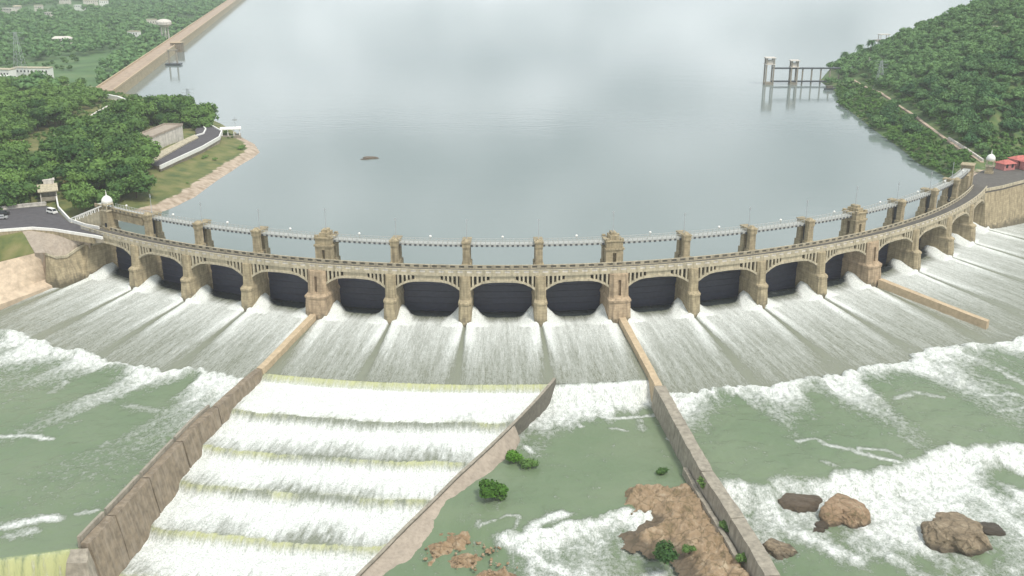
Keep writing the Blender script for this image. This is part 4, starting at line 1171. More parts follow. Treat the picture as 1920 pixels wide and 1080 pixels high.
K0 = [at(u, v, 13.55) for u, v in ((40, 431.5), (70, 430), (100, 432), (130, 436.5), (150, 439.5), (170, 443))]
ws = tag(empty('bank_slope', K0[2]), 'grey rendered bank slope between the left road and the tan wing wall', 'bank')
L0 = [at(66, 474, W0[0].z - .2)] + [p + Vector((-.25, .2, -.05)) for p in W0[:5]]
b = MB(); b.loft([[k_, l_, dn(l_, l_.z - 5) + Vector((-2, 2, 0)), dn(k_, 8) + Vector((-2, 3, 0))] for k_, l_ in zip(K0, L0)])
me = b.mesh('render', M['slope']); subdivide(me, 2); rough(me, .12, 3); hang(link('render', me), ws)
T0 = [at(-160, 520, 3.0), at(-120, 512, 3.8), at(0, 491, 5.6), at(66, 474.5, W0[0].z - .5), W0[0] + Vector((-.3, .2, -.1))]
B0 = [on_radial(u, v, -38.6) for u, v in ((-160, 603), (-120, 590), (0, 555), (66, 531), (112, 513))]
B1 = [on_radial(u, v, -37.9) for u, v in ((-160, 622), (-120, 609), (0, 571), (66, 547), (113, 530))]
rv = tag(empty('revetment', B0[3]), 'pale sloping stone revetment beside the river left of the first arch', 'revetment')
b = MB(); b.loft([[t_, c_, d_, dn(d_, -10), dn(t_, -10) + Vector((-3, 3, 0)), t_ + Vector((-2, 2, -1))] for t_, c_, d_ in zip(T0, B0, B1)])
me = b.mesh('slab', M['revet']); subdivide(me, 3); rough(me, .14, 2.5); hang(link('slab', me), rv)
up_ = Vector((.12, -.15, .25))
q_ = [T0[3].lerp(T0[4], .35), T0[4], B0[4], B0[3].lerp(B0[4], .45)]
b = MB(); b.loft([[p - up_ * 2 for p in q_], [p + up_ for p in q_]]); hang(b.build('stair_strip', M['damtop']), rv)
E0 = [at(-160, 449, 13.5), at(-60, 440, 13.5), at(0, 433.5, 13.5), at(40, 431.5, 13.5)]
E1 = [T0[0], T0[1].lerp(T0[2], .5), T0[2], T0[3]]
b = MB(); b.loft([[k_, k_.lerp(l_, .5) + Vector((0, 0, .4)), l_ + Vector((0, 0, .1)), dn(l_, -8) + Vector((-2, 3, 0)), dn(k_, -8)] for k_, l_ in zip(E0, E1)])
me = b.mesh('grass_bank', M['grass']); subdivide(me, 4); rough(me, .3, 4); tag(link('grass_bank', me), kind='structure')

# ------------------------------------------------------------------ the long masonry dam on the far left
md = tag(empty('masonry_dam', DAM0), 'long straight masonry dam with reddish top along the far left of the reservoir', 'dam')
q0, q1 = DAM0, DAM0 + DAMD * 3300
NR = Vector((DAMD.y, -DAMD.x, 0))                # towards the reservoir
def strip(off0, off1, z0, z1, z2=None, name='wall', m=None, n=40, off2=None):
    secs = []
    for i in range(n + 1):
        p = q0.lerp(q1, i / n); p = Vector((p.x, p.y, 0))
        o2 = off1 if off2 is None else off2
        secs.append([p + NR * off0 + Vector((0, 0, z0)), p + NR * o2 + Vector((0, 0, z0)), p + NR * off1 + Vector((0, 0, z1)), p + NR * off0 + Vector((0, 0, z1))])
    b = MB(); b.loft(secs); return hang(b.build(name, m), md)
strip(-9, 5.2, -4, 13.8, name='wall_body', m=M['stone'], off2=8.5)
strip(-8.6, 4.8, 13.8, 14.0, name='top_road', m=M['damtop'])
strip(-9.2, -8.4, 13.79, 15.0, name='parapet', m=M['coping'])
strip(4.5, 5.4, 13.79, 15.1, name='parapet', m=M['coping'])
strip(-2.3, -2.1, 14.0, 14.06, name='road_edge', m=M['lightstone'])
def ondam(u, v): return at(u, v, 14)
# gate tower, water tank and screen structure part way along it
dp = (at(333, 85, 14) - q0).dot(DAMD); base = q0 + DAMD * dp
vt = tag(empty('valve_tower', (base.x, base.y, 14)), 'small brown valve house projecting from the long masonry dam', 'valve house')
b = MB(); b.box(-5, 5, -4, 4, -14, 2.5); hang(b.build('bay', M['wallbrown']), vt).location = NR * 6.5
b = MB(); b.box(-5.6, 5.6, -4.6, 4.6, 2.5, 3.0); hang(b.build('cap', M['coping']), vt).location = NR * 6.5
for o in vt.children: o.matrix_parent_inverse.identity()
ip = at(326, 122, RES)
it = tag(empty('intake_tower', ip), 'dark intake platform on legs standing in the water beside the long masonry dam', 'intake')
b = MB(); b.box(-6.5, 6.5, -3.2, 3.2, .3, 1.6); b.build('platform', M['darksteel'], it)
for x in (-3.6, 3.2):
    b = MB(); b.cyl((x, 0, 1.6), (x, 0, 12), .75, .7, 8); b.build('leg', M['wallgrey'], it)
b = MB(); b.box(-4.6, 4.2, -1.2, 1.2, 12, 13); b.build('crossbeam', M['wallgrey'], it)
tp = hit(311, 78)
tk = tag(empty('water_tank', tp), 'pale mushroom water tank on legs standing just behind the long masonry dam', 'water tank')
for k in range(6):
    a = k * math.pi / 3; b = MB(); b.cyl((4.2 * math.cos(a), 4.2 * math.sin(a), -1), (3.6 * math.cos(a), 3.6 * math.sin(a), 15), .5, .45, 6); b.build('leg', M['offwhite'], tk)
b = MB(); b.lathe([(3.9, 14.8), (7.6, 17.6), (7.8, 20.2), (6.6, 21.8), (3.5, 22.8), (.4, 23.2)], 16); b.build('tank', M['offwhite'], tk)

# ------------------------------------------------------------------ peninsula: roads, building, pavilion, pylon
def road_on(pix, w_, name, m, lift=.12, k=6, cls='structure', z=None):
    """road ribbon draped over the land"""
    ps = dense(drape(pix, 0, z), k)
    secs = []
    for i, p in enumerate(ps):
        a, b_ = ps[max(0, i - 1)], ps[min(len(ps) - 1, i + 1)]
        d = Vector((b_.x - a.x, b_.y - a.y, 0)).normalized(); n = Vector((-d.y, d.x, 0)) * w_ / 2
        zz = max(gz(p.x, p.y), gz(p.x + n.x, p.y + n.y), gz(p.x - n.x, p.y - n.y)) if z is None else z
        secs.append([Vector((p.x + n.x, p.y + n.y, zz - 3)), Vector((p.x - n.x, p.y - n.y, zz - 3)), Vector((p.x - n.x, p.y - n.y, zz + lift)), Vector((p.x + n.x, p.y + n.y, zz + lift))])
    b = MB(); b.loft(secs); o = b.build(name, m)
    if cls: o['kind'] = cls
    return o, ps
TZ = 15.2
b = MB(); b.prism([tuple(at(u, v, TZ).xy) for u, v in ((281, 307), (318, 286), (352, 268), (372, 258), (366, 244), (376, 232), (398, 238), (414, 246), (410, 258), (380, 275), (330, 298), (300, 312))], 6, TZ - .3)
tag(b.build('terrace', M['slope']), kind='structure')
b = MB(); b.prism([tuple(at(u, v, TZ).xy) for u, v in ((281, 307), (318, 286), (352, 268), (372, 258), (366, 244), (376, 232), (398, 238), (414, 246), (410, 258), (380, 275), (330, 298), (300, 312))], TZ - .29, TZ)
tag(b.build('road', M['asphalt']), kind='structure')
kb = tag(empty('kerb_wall', at(350, 285, TZ)), 'white kerb wall along the water side of the peninsula road', 'wall')
hang(ribbon(dense([at(u, v, TZ) for u, v in ((300, 313), (330, 299), (380, 276), (411, 258), (416, 247), (398, 237), (380, 232))], 5), .6, -1, .65).build('wall_body', M['white']), kb)
b = MB(); b.prism([tuple(at(u, v, TZ + .05).xy) for u, v in ((274, 303), (300, 286), (345, 263), (365, 254), (372, 259), (350, 270), (318, 288), (285, 307))], 8, TZ + .6)
tag(b.build('pavement', M['lightstone']), kind='structure')
kb = tag(empty('kerb_wall', at(376, 246, TZ)), 'short white kerb curving round the bend of the peninsula road', 'wall')
hang(ribbon(dense([at(u, v, TZ) for u, v in ((366, 256), (382, 251), (386, 243), (380, 237))], 5), .6, -1, .65).build('wall_body', M['white']), kb)
# pale flat-roofed building
A0, A1 = at(287, 281, TZ), at(344, 256, TZ); dd = (A1 - A0); L_ = dd.length; ang = math.atan2(dd.y, dd.x)
hb = tag(empty('flat_roofed_building', A0, ang), 'pale long flat roofed building above the peninsula road among trees', 'building')
b = MB(); Hh = 5.6; Dd = 9.0
b.box(0, L_, 0, Dd, -4, Hh); b.build('wall', M['offwhite'], hb)
b = MB(); b.box(-.3, L_ + .3, -.3, Dd + .3, Hh, Hh + .3)
for q in ((-.3, L_ + .3, -.3, 0), (-.3, L_ + .3, Dd, Dd + .3), (-.3, 0, 0, Dd), (L_, L_ + .3, 0, Dd)): b.box(*q, Hh + .3, Hh + 1.0)
b.build('roof', M['slope'], hb)
fm_ = MB(); fm_.box(0, 1.5, -.1, .1, 0, 1.9); fme = fm_.mesh('window', M['offwhite'])
gm_ = MB(); gm_.box(.12, 1.38, -.16, -.101, .12, 1.78); gme = gm_.mesh('pane', M['glass'])
for i in range(1):
    wo = link('window', fme, hb, (2 + i * 4, -.02, 2.0)); link('pane', gme, wo)
# white pavilion at the tip and its flight of posts
pv = at(433, 250, 12); pvr = tag(empty('pavilion', (pv.x, pv.y, gz(pv.x, pv.y)), rad(15)), 'small white open pavilion at the tip of the peninsula', 'pavilion')
b = MB(); b.box(-5, 5, -3, 3, -3, 1.2); b.build('plinth', M['wallgrey'], pvr)
for x in (-4.4, -1.5, 1.5, 4.4):
    for y in (-2.5, 2.5):
        b = MB(); b.box(x - .22, x + .22, y - .22, y + .22, 1.2, 4.4); b.build('post', M['white'], pvr)
b = MB(); b.box(-5.4, 5.4, -3.4, 3.4, 4.4, 4.9); b.build('roof', M['white'], pvr)
b = MB(); b.cyl((2.5, 0, 4.9), (2.5, 0, 10.5), .16, .12, 6); b.box(1.3, 3.7, -.1, .1, 8.6, 9.4); b.build('sign_pole', M['steel'], pvr)
# the white-walled road to the long dam and the pale wall through the trees
kb = tag(empty('kerb_wall', at(225, 185, 15)), 'white wall of the bend where the road leaves the long masonry dam', 'wall')
bend_wall = kb
hang(ribbon(dense([at(u, v, 15.5) for u, v in ((180, 176), (200, 180), (222, 184), (236, 190), (240, 198), (232, 204))], 5), 1.4, -3, 1.2).build('wall_body', M['white']), kb)
road_on([(186, 178), (215, 186), (232, 194), (228, 202), (205, 210), (185, 222)], 5, 'road', M['lightstone'])
pw = tag(empty('boundary_wall', hit(150, 240)), 'pale broken boundary wall running through the trees behind the peninsula', 'wall')
for seg in (((212, 205), (192, 216)), ((190, 217), (172, 228)), ((168, 230), (150, 241)), ((146, 243), (130, 252)), ((122, 258), (98, 271))):
    ps = drape(seg); hang(ribbon(dense(ps, 3), 1.3, -2, 3.4).build('wall_length', M['offwhite']), pw)

def pylon(p, h, label, wbase=4.2):
    root = tag(empty('pylon', p), label, 'pylon')
    b = MB(); hw = lambda z: wbase / 2 * (1 - .82 * z / h)
    zs = [h * i / 7 for i in range(8)]
    for sx, sy in ((-1, -1), (1, -1), (1, 1), (-1, 1)):
        b.bar((sx * hw(-1), sy * hw(-1), -1), (sx * hw(h), sy * hw(h), h), .16)
    b.build('leg_frame', M['steel'], root)
    b = MB()
    for z0, z1 in zip(zs, zs[1:]):
        for s in (-1, 1):
            b.bar((-hw(z0), s * hw(z0), z0), (hw(z1), s * hw(z1), z1), .09); b.bar((hw(z0), s * hw(z0), z0), (-hw(z1), s * hw(z1), z1), .09)
            b.bar((s * hw(z0), -hw(z0), z0), (s * hw(z1), hw(z1), z1), .09)
    b.build('bracing', M['steel'], root)
    for z in (h * .74, h * .86, h * .98):
        b = MB(); b.bar((-wbase * .85, 0, z), (wbase * .85, 0, z), .16); b.build('cross_arm', M['steel'], root)
    return root
pylon(hit(357, 222), 17, 'grey lattice pylon behind the dark trees at the peninsula shore', 4.5)
pylon(hit(40, 140), 33, 'faint lattice pylon standing in the green field at far left', 8)
pylon(hit(1648, 162), 17, 'thin lattice pylon on the lower slope of the right hill', 5)

# ------------------------------------------------------------------ right bank: intake jetty, path, pavilions, red roofs
jA, jB = at(1440, 158, RES), at(1588, 158, RES)
jd = Vector((jB.x - jA.x, jB.y - jA.y, 0)); jl = jd.length; ja = math.atan2(jd.y, jd.x)
jt = tag(empty('intake_jetty', jA, ja), 'grey two level intake bridge with two tall towers reaching out from the right hill', 'jetty')
def jtower(x, w_, h, name):
    o = MB()
    for sx in (-1, 1):
        for sy in (-1, 1): o.box(x + sx * w_ - .45, x + sx * w_ + .45, sy * w_ - .45, sy * w_ + .45, -3, h)
    o.box(x - w_ - .5, x + w_ + .5, -w_ - .5, w_ + .5, -3, 1.6)
    t = o.build(name, M['wallgrey'], jt)
    o = MB(); o.box(x - w_ - .9, x + w_ + .9, -w_ - .9, w_ + .9, h - 4.6, h - 4.1); o.box(x - w_ + .3, x + w_ - .3, -w_ + .3, w_ - .3, h - 4.1, h - 1.4); o.build('cabin', M['offwhite'], t)
    o = MB(); o.box(x - w_ - 1.1, x + w_ + 1.1, -w_ - 1.1, w_ + 1.1, h, h + .6); o.build('roof', M['offwhite'], t)
jtower(0, 2.7, 19.0, 'tower'); jtower(jl * .31, 2.2, 17.0, 'tower')
for z, nm in ((1.7, 'lower_walkway'), (11.2, 'upper_walkway')):
    b = MB(); b.box(2.2, jl + 3, -1.3, 1.3, z, z + 1.0); b.build(nm, M['darksteel'], jt)
for i in range(1, 7):
    x = jl * .31 + i * jl * .115; b = MB(); b.box(x - .4, x + .4, -.6, .6, -3, 12.2); b.build('trestle', M['wallgrey'], jt)
bp = at(1558, 168, RES); bt = tag(empty('moored_barge', bp, rad(5)), 'dark low barge moored below the intake bridge at the hill shore', 'boat')
b = MB(); b.loft([[(-4.5, -1.2, -.2), (4.5, -1.2, -.2), (5, 0, -.2), (4.5, 1.2, -.2), (-4.5, 1.2, -.2)], [(-5, -1.5, 1.1), (5, -1.5, 1.1), (6, 0, 1.3), (5, 1.5, 1.1), (-5, 1.5, 1.1)]]); b.build('hull', M['darksteel'], bt)
b = MB(); b.box(-3.5, 1, -1.1, 1.1, 1.1, 2.8); b.build('cabin', M['darkstone'], bt)
# dark rock awash in the middle of the reservoir
def rock_mesh(name, m, sx, sy, sz, seed, detail=4, amp=.28, flat=.5):
    import bmesh
    bm = bmesh.new(); bmesh.ops.create_icosphere(bm, subdivisions=detail, radius=1)
    me = bpy.data.meshes.new(name); bm.to_mesh(me); bm.free()
    n = len(me.vertices); co = np.empty(n * 3, np.float32); me.vertices.foreach_get('co', co); co = co.reshape(-1, 3).astype(float)
    a = fbm(co[:, 0] * 1.1 + co[:, 2] * .7 + seed, co[:, 1] * 1.1 - co[:, 2] * .5 + seed * 3, seed, 2)
    b_ = fbm(co[:, 0] * 3 + co[:, 2] * 2 + seed, co[:, 1] * 3 + seed, seed + 5, 3)
    # blocky cleavage
    c = np.round(b_ * 5) / 5
    k = 1 + (a - .5) * 2 * amp * 1.6 + (b_ - .5) * amp * .7 + (c - .5) * amp * .8
    co *= k[:, None]
    co[:, 2] = np.where(co[:, 2] > flat, flat + (co[:, 2] - flat) * .35, co[:, 2])
    co *= (sx, sy, sz)
    me.vertices.foreach_set('co', co.astype(np.float32).reshape(-1)); me.update(); me.materials.append(m)
    return me
p = at(693, 297, RES)
tag(link('rock', rock_mesh('rock', M['rockdark'], 3.4, 1.7, 1.1, 3, 3), None, (p.x, p.y, RES + .05)), 'small dark rock awash in the middle of the reservoir', 'rock')
p = at(683, 299, RES)
tag(link('rock', rock_mesh('rock', M['rockdark'], 1.6, .9, .6, 8, 3), None, (p.x, p.y, RES)), 'tiny dark rock just left of the rock awash in the reservoir', 'rock')

road_on([(1600, 150), (1640, 170), (1680, 195), (1720, 222), (1760, 252), (1800, 280), (1842, 305)], 1.7, 'path', M['sand'], .2, 8)
rw = tag(empty('path_wall', hit(1790, 272)), 'pale low wall beside the hill path leading down to the dam bridge', 'wall')
hang(ribbon(dense([v for v in drape([(1778, 262), (1812, 283), (1843, 304)])], 4), .7, -2, 1.3).build('wall_body', M['offwhite']), rw)
def hut(p, rz, L, W, h, label, cat='house', wall='pinkwall', roof='redroof', hip=True, name='red_roofed_house'):
    root = tag(empty(name, p, rz), label, cat)
    b = MB(); b.box(-L / 2, L / 2, -W / 2, W / 2, -5, h); b.build('wall', M[wall], root)
    b = MB(); e = .6; r = W * .28 if hip else .5
    if hip:
        b.add([(-L / 2 - e, -W / 2 - e, h), (L / 2 + e, -W / 2 - e, h), (L / 2 + e, W / 2 + e, h), (-L / 2 - e, W / 2 + e, h), (-L / 2 + W * .35, 0, h + r), (L / 2 - W * .35, 0, h + r)], [(0, 1, 5, 4), (1, 2, 5), (2, 3, 4, 5), (3, 0, 4), (3, 2, 1, 0)])
    else:
        b.box(-L / 2 - e * .5, L / 2 + e * .5, -W / 2 - e * .5, W / 2 + e * .5, h, h + r)
    b.build('roof', M[roof], root)
    n = max(2, int(L // 3))
    wm = MB(); wm.box(-.55, .55, -.12, .05, 0, 1.6); wme = wm.mesh('window', M['glass'])
    for i in range(n): link('window', wme, root, (-L / 2 + (i + .5) * L / n, -W / 2, 1.1))
    return root
for u, v, L, W, h, lb in ((1884, 317, 6, 5, 2.8, 'small red roofed house next to the white domed tower'), (1909, 313, 7, 5, 3.8, 'taller red roofed house behind the end of the bridge road'),
                          (1936, 318, 9, 6, 3.6, 'red roofed house at the right picture edge by the bridge road')):
    p = at(u, v, 14.0); hut((p.x, p.y, 14.0), rad(20), L, W, h, lb)
p = hit(1656, 76); pvh = tag(empty('lookout', p, rad(10)), 'small pale lookout shelter on the skyline shoulder of the right hill', 'shelter')
b = MB(); b.box(-9, 7, -3, 3, -6, 1.0); b.build('terrace', M['wallgrey'], pvh)
for x in (-4.5, 4.5):
    for y in (-2.4, 2.4):
        b = MB(); b.box(x - .3, x + .3, y - .3, y + .3, 1, 6); b.build('post', M['offwhite'], pvh)
b = MB(); b.box(-5.6, 5.6, -3.4, 3.4, 6, 6.8); b.build('roof', M['offwhite'], pvh)
for u, v, lb in ((1640, 118, 'pale roofed shed half hidden on the hill above the intake bridge'), (1862, 60, 'grey roofed shed high among the hill trees at upper right')):
    p = hit(u, v); hut(p, rad(20), 7, 5, 3.2, lb, 'shed', 'offwhite', 'lightstone', False, 'shed')

# ------------------------------------------------------------------ town houses beyond the long dam
TOWN = [(16, 20, 22, 'offwhite', 'long pale house on the town edge at the top left corner'), (33, 17, 12, 'offwhite', 'white house between two pale houses at the top left'),
        (73, 16, 12, 'offwhite', 'small white house alone among the far trees at top left'), (150, 14, 16, 'white', 'bright white house in the far trees at the top'),
        (170, 5, 24, 'offwhite', 'pale long house at the top edge beside the bright white one'), (195, 6, 14, 'white', 'white house right of the long house at the top edge'),
        (122, 2, 18, 'offwhite', 'pale house left of the long house at the top edge'), (252, 66, 13, 'white', 'white gabled house standing in the trees left of the water tank'),
        (285, 44, 13, 'offwhite', 'pale house between trees above the water tank'), (118, 78, 20, 'offwhite', 'pale house at the near edge of the far wood by the field'),
        (62, 137, 30, 'white', 'long white roofed shed on the near edge of the green field'), (10, 142, 15, 'white', 'short white shed beside the long shed on the green field'),
        (5, 151, 9, 'white', 'tiny white hut at the left picture edge below the sheds'), (168, 178, 8, 'white', 'little white hut at the near end of the long masonry dam'), (135, 176, 9, 'offwhite', 'low pale hut among trees near the masonry dam end'),
        (92, 28, 11, 'offwhite', 'pale cottage deep in the far wood')]
for i, (u, v, L, wm_, lb) in enumerate(TOWN):
    p = hit(u, v); hut(p, rad(-25 + (i * 37) % 50), L, min(L * .5, 8), 3.4 + (i % 3) * .8, lb, 'house', wm_, 'lightstone' if i % 3 else wm_, i % 4 == 1, 'house')

# ------------------------------------------------------------------ trees
def crown_data(seed, h, w_, nlobe, leaf, nleaf, core=True, squash=.8):
    """lobed crown of many small leaf sprays round rough inner masses; returns verts, faces, shade"""
    r = np.random.default_rng(seed)
    V, Fc, S = [], [], []
    lobes = []
    for i in range(nlobe):
        a = r.uniform(0, 2 * math.pi); q = math.sqrt(r.uniform(0, 1)) * w_ * .36
        zz = h * r.uniform(.40, .86) if i else h * .78
        rr = w_ * r.uniform(.20, .31) * (1.15 if i == 0 else 1)
        lobes.append((q * math.cos(a) * (0 if i == 0 else 1), q * math.sin(a) * (0 if i == 0 else 1), min(zz, h - rr * squash), rr))
    ico = [(0, 0, 1)] + [(math.cos(k * math.pi / 3 + j * .5) * math.cos(e), math.sin(k * math.pi / 3 + j * .5) * math.cos(e), math.sin(e)) for j, e in enumerate((.55, -.25)) for k in range(6)] + [(0, 0, -.8)]
    icf = [(0, 1 + k, 1 + (k + 1) % 6) for k in range(6)] + [(1 + k, 7 + k, 1 + (k + 1) % 6) for k in range(6)] + [(1 + (k + 1) % 6, 7 + k, 7 + (k + 1) % 6) for k in range(6)] + [(7 + k, 13, 7 + (k + 1) % 6) for k in range(6)]
    for x, y, z, rr in lobes:
        sh = r.uniform(0, 1)
        if core:
            o = len(V)
            for p in ico:
                k = r.uniform(.62, .95) * rr
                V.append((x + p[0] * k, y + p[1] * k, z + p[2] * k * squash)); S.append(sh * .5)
            Fc += [tuple(i + o for i in f) for f in icf]
        n = max(6, int(nleaf / nlobe))
        for _ in range(n):
            d = r.normal(size=3); d[2] = abs(d[2]) * .9 - .25; d /= np.linalg.norm(d)
            k = rr * r.uniform(.78, 1.12)
            c = np.array([x, y, z]) + d * k * np.array([1, 1, squash])
            nn = d * .8 + r.normal(size=3) * .6 + np.array([0, 0, .35]); nn /= np.linalg.norm(nn)
            t = np.cross(nn, r.normal(size=3)); t /= np.linalg.norm(t); b_ = np.cross(nn, t)
            s1, s2 = leaf * r.uniform(.6, 1.25), leaf * r.uniform(.4, .9)
            o = len(V)
            V += [tuple(c - t * s1), tuple(c + b_ * s2), tuple(c + t * s1 - nn * s1 * .3), tuple(c - b_ * s2)]
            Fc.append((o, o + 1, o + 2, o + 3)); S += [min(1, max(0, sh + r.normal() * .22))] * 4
    return np.array(V), Fc, np.array(S)
def crown_mesh(name, m, *a, **k):
    V, Fc, S = crown_data(*a, **k)
    me = bpy.data.meshes.new(name); me.from_pydata(V.tolist(), [], Fc); me.update(); me.materials.append(m)
    t = me.attributes.new('shade', 'FLOAT', 'POINT'); t.data.foreach_set('value', S.astype(np.float32))
    return me
def trunk_mesh(h, r0):
    b = MB(); b.cyl((0, 0, -1.5), (0, 0, h * .62), r0, r0 * .5, 6)
    for k in range(4):
        a = k * 1.7; b.cyl((0, 0, h * (.32 + .06 * k)), (math.cos(a) * h * .24, math.sin(a) * h * .24, h * (.55 + .06 * k)), r0 * .5, r0 * .2, 5)
    return b.mesh('trunk', M['trunk'])
KINDS = {
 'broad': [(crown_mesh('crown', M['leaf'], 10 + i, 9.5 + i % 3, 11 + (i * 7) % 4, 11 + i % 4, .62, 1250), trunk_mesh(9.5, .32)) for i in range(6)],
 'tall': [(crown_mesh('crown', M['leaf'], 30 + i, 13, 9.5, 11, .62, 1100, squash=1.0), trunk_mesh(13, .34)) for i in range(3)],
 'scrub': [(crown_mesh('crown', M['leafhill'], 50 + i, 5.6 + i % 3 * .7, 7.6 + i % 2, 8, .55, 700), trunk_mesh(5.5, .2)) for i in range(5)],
}
far_crowns = [crown_data(80 + i, 10, 11, 6, 1.0, 70, True) for i in range(4)]
far_scrub = [crown_data(90 + i, 6, 8, 5, .85, 90, True) for i in range(4)]

def pixpoly(pix, z): return [xy(u, v, z) for u, v in pix]
WOOD_L = pixpoly([(-260, 440), (-60, 405), (0, 389), (55, 382), (78, 362), (108, 352), (128, 390), (150, 402), (182, 408), (205, 402), (245, 398), (262, 388), (272, 352), (280, 322), (268, 308), (262, 300), (258, 262), (280, 250), (335, 237), (366, 243), (384, 238), (392, 232), (372, 216), (340, 204), (295, 194), (248, 190), (244, 205), (205, 212), (180, 180), (100, 172), (0, 178), (-300, 190)], 15)
PATHG = pixpoly([(246, 196), (200, 214), (150, 243), (95, 276), (70, 292)], 15)
WOOD_L2 = pixpoly([(180, 181), (140, 178), (0, 185), (-300, 190), (-300, 150), (-60, 150), (60, 158), (120, 172)], 10)
BARE_L = pixpoly([(205, 178), (190, 215), (160, 225), (195, 190)], 15)
def grid_points(x0, x1, y0, y1, s, jit=.42):
    gx, gy = np.meshgrid(np.arange(x0, x1, s), np.arange(y0, y1, s))
    gx = gx + (np.arange(gx.shape[0])[:, None] % 2) * s / 2
    gx = gx + rng.uniform(-jit, jit, gx.shape) * s; gy = gy + rng.uniform(-jit, jit, gy.shape) * s
    return gx.reshape(-1), gy.reshape(-1)
def inview(x, y, z, m=90):
    u, v = proj(x, y, z); return (u > -m) & (u < 1920 + m) & (v > -m) & (v < 1080 + m)
def place(kind, pts, name, label, group, sizes=(.8, 1.2)):
    for i, (x, y) in enumerate(pts):
        vs = KINDS[kind]; me, tr = vs[rng.integers(len(vs))]
        r = tag(empty(name, (x, y, gz(x, y) - .2), rng.uniform(0, 6.28)), label, 'tree', group)
        s = rng.uniform(*sizes); r.scale = (s * rng.uniform(.9, 1.1), s * rng.uniform(.9, 1.1), s * rng.uniform(.85, 1.15))
        link('crown', me, r); link('trunk', tr, r)
def mass(name, pts, datas, m, sizes=(.75, 1.25), extra=0):
    VV, FF, SS = [], [], []; o = 0
    L3, L4 = [], []
    zs = land(pts[:, 0], pts[:, 1])
    for (x, y), z in zip(pts, zs):
        V, Fc, S = datas[rng.integers(len(datas))]
        a = rng.uniform(0, 6.28); s = rng.uniform(*sizes); ca, sa = math.cos(a), math.sin(a)
        P_ = np.stack([(V[:, 0] * ca - V[:, 1] * sa) * s + x, (V[:, 0] * sa + V[:, 1] * ca) * s + y, V[:, 2] * s * rng.uniform(.85, 1.15) + z - .3 + extra], 1)
        VV.append(P_); SS.append(np.clip(S * .6 + rng.uniform(0, .45), 0, 1))
        t = [f for f in Fc if len(f) == 3]; q = [f for f in Fc if len(f) == 4]
        L3.append(np.array(t) + o); L4.append(np.array(q) + o); o += len(V)
    V = np.concatenate(VV); S = np.concatenate(SS); T3 = np.concatenate(L3); T4 = np.concatenate(L4)
    me = bpy.data.meshes.new(name); me.vertices.add(len(V)); me.vertices.foreach_set('co', V.astype(np.float32).reshape(-1))
    lv = np.concatenate([T3.reshape(-1), T4.reshape(-1)]).astype(np.int32)
    me.loops.add(len(lv)); me.loops.foreach_set('vertex_index', lv)
    ls = np.concatenate([np.arange(len(T3)) * 3, T3.size + np.arange(len(T4)) * 4]).astype(np.int32)
    lt = np.concatenate([np.full(len(T3), 3), np.full(len(T4), 4)]).astype(np.int32)
    me.polygons.add(len(ls)); me.polygons.foreach_set('loop_start', ls); me.polygons.foreach_set('loop_total', lt)
    t = me.attributes.new('shade', 'FLOAT', 'POINT'); t.data.foreach_set('value', S.astype(np.float32))
    me.update(calc_edges=True); me.materials.append(m)
    return tag(link(name, me), kind='stuff')

gx, gy = grid_points(-560, -130, 330, 745, 8.2)
_, i1 = poly_dist(gx, gy, WOOD_L); dp_, _ = poly_dist(gx, gy + 11, PATHG, False); _, i2 = poly_dist(gx, gy, WOOD_L2)
_, ib = poly_dist(gx, gy, BARE_L)
thin = fbm(gx / 26, gy / 26, 131, 3)
zz = land(gx, gy)
ok = ((i1 & (dp_ > 13) & (thin > .34)) | i2) & ~ib & (zz > 8.6) & inview(gx, gy, zz + 5)
pl_ = np.stack([gx, gy], 1)[ok]
pl_ = pl_[np.argsort(np.hypot(pl_[:, 0], pl_[:, 1]))]
NL = 190
near = pl_[:NL]; tall = rng.uniform(size=len(near)) < .14
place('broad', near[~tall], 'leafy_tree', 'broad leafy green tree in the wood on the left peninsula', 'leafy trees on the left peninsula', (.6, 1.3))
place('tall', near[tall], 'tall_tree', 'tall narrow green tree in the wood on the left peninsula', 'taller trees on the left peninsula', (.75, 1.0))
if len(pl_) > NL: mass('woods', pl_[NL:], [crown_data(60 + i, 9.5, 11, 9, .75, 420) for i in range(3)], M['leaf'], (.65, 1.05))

LAND_MARKS = [((hb.location.x, hb.location.y), 'corner of the pale flat roofed building'), ((ks.location.x, ks.location.y), 'kiosk with the sloping roof'), (tuple(pol(-36.6, -9).xy), 'domed tower on the left'),
              ((pvr.location.x, pvr.location.y), 'white pavilion at the tip'), (tuple(at(285, 330, 14).xy), 'grassy slope at the middle of the left shore'), (tuple(at(372, 226, 14).xy), 'bend of the peninsula road'), ((bend_wall.location.x, bend_wall.location.y), 'bend where the road leaves the long dam'),
              (tuple(at(150, 240, 15).xy), 'middle of the broken boundary wall'), (tuple(at(98, 276, 15).xy), 'near end of the broken boundary wall'), (tuple(at(30, 385, 14).xy), 'balustrade of the left road')]
def landmark_labels(name, marks, fmt):
    ts = [o for o in COL.objects if o.name.split('.')[0] == name]
    for (x, y), what in marks:
        t = min(ts, key=lambda o: (o.location.x - x) ** 2 + (o.location.y - y) ** 2)
        t['label'] = fmt % what; ts.remove(t)
landmark_labels('leafy_tree', LAND_MARKS, 'leafy green tree standing closest to the %s')
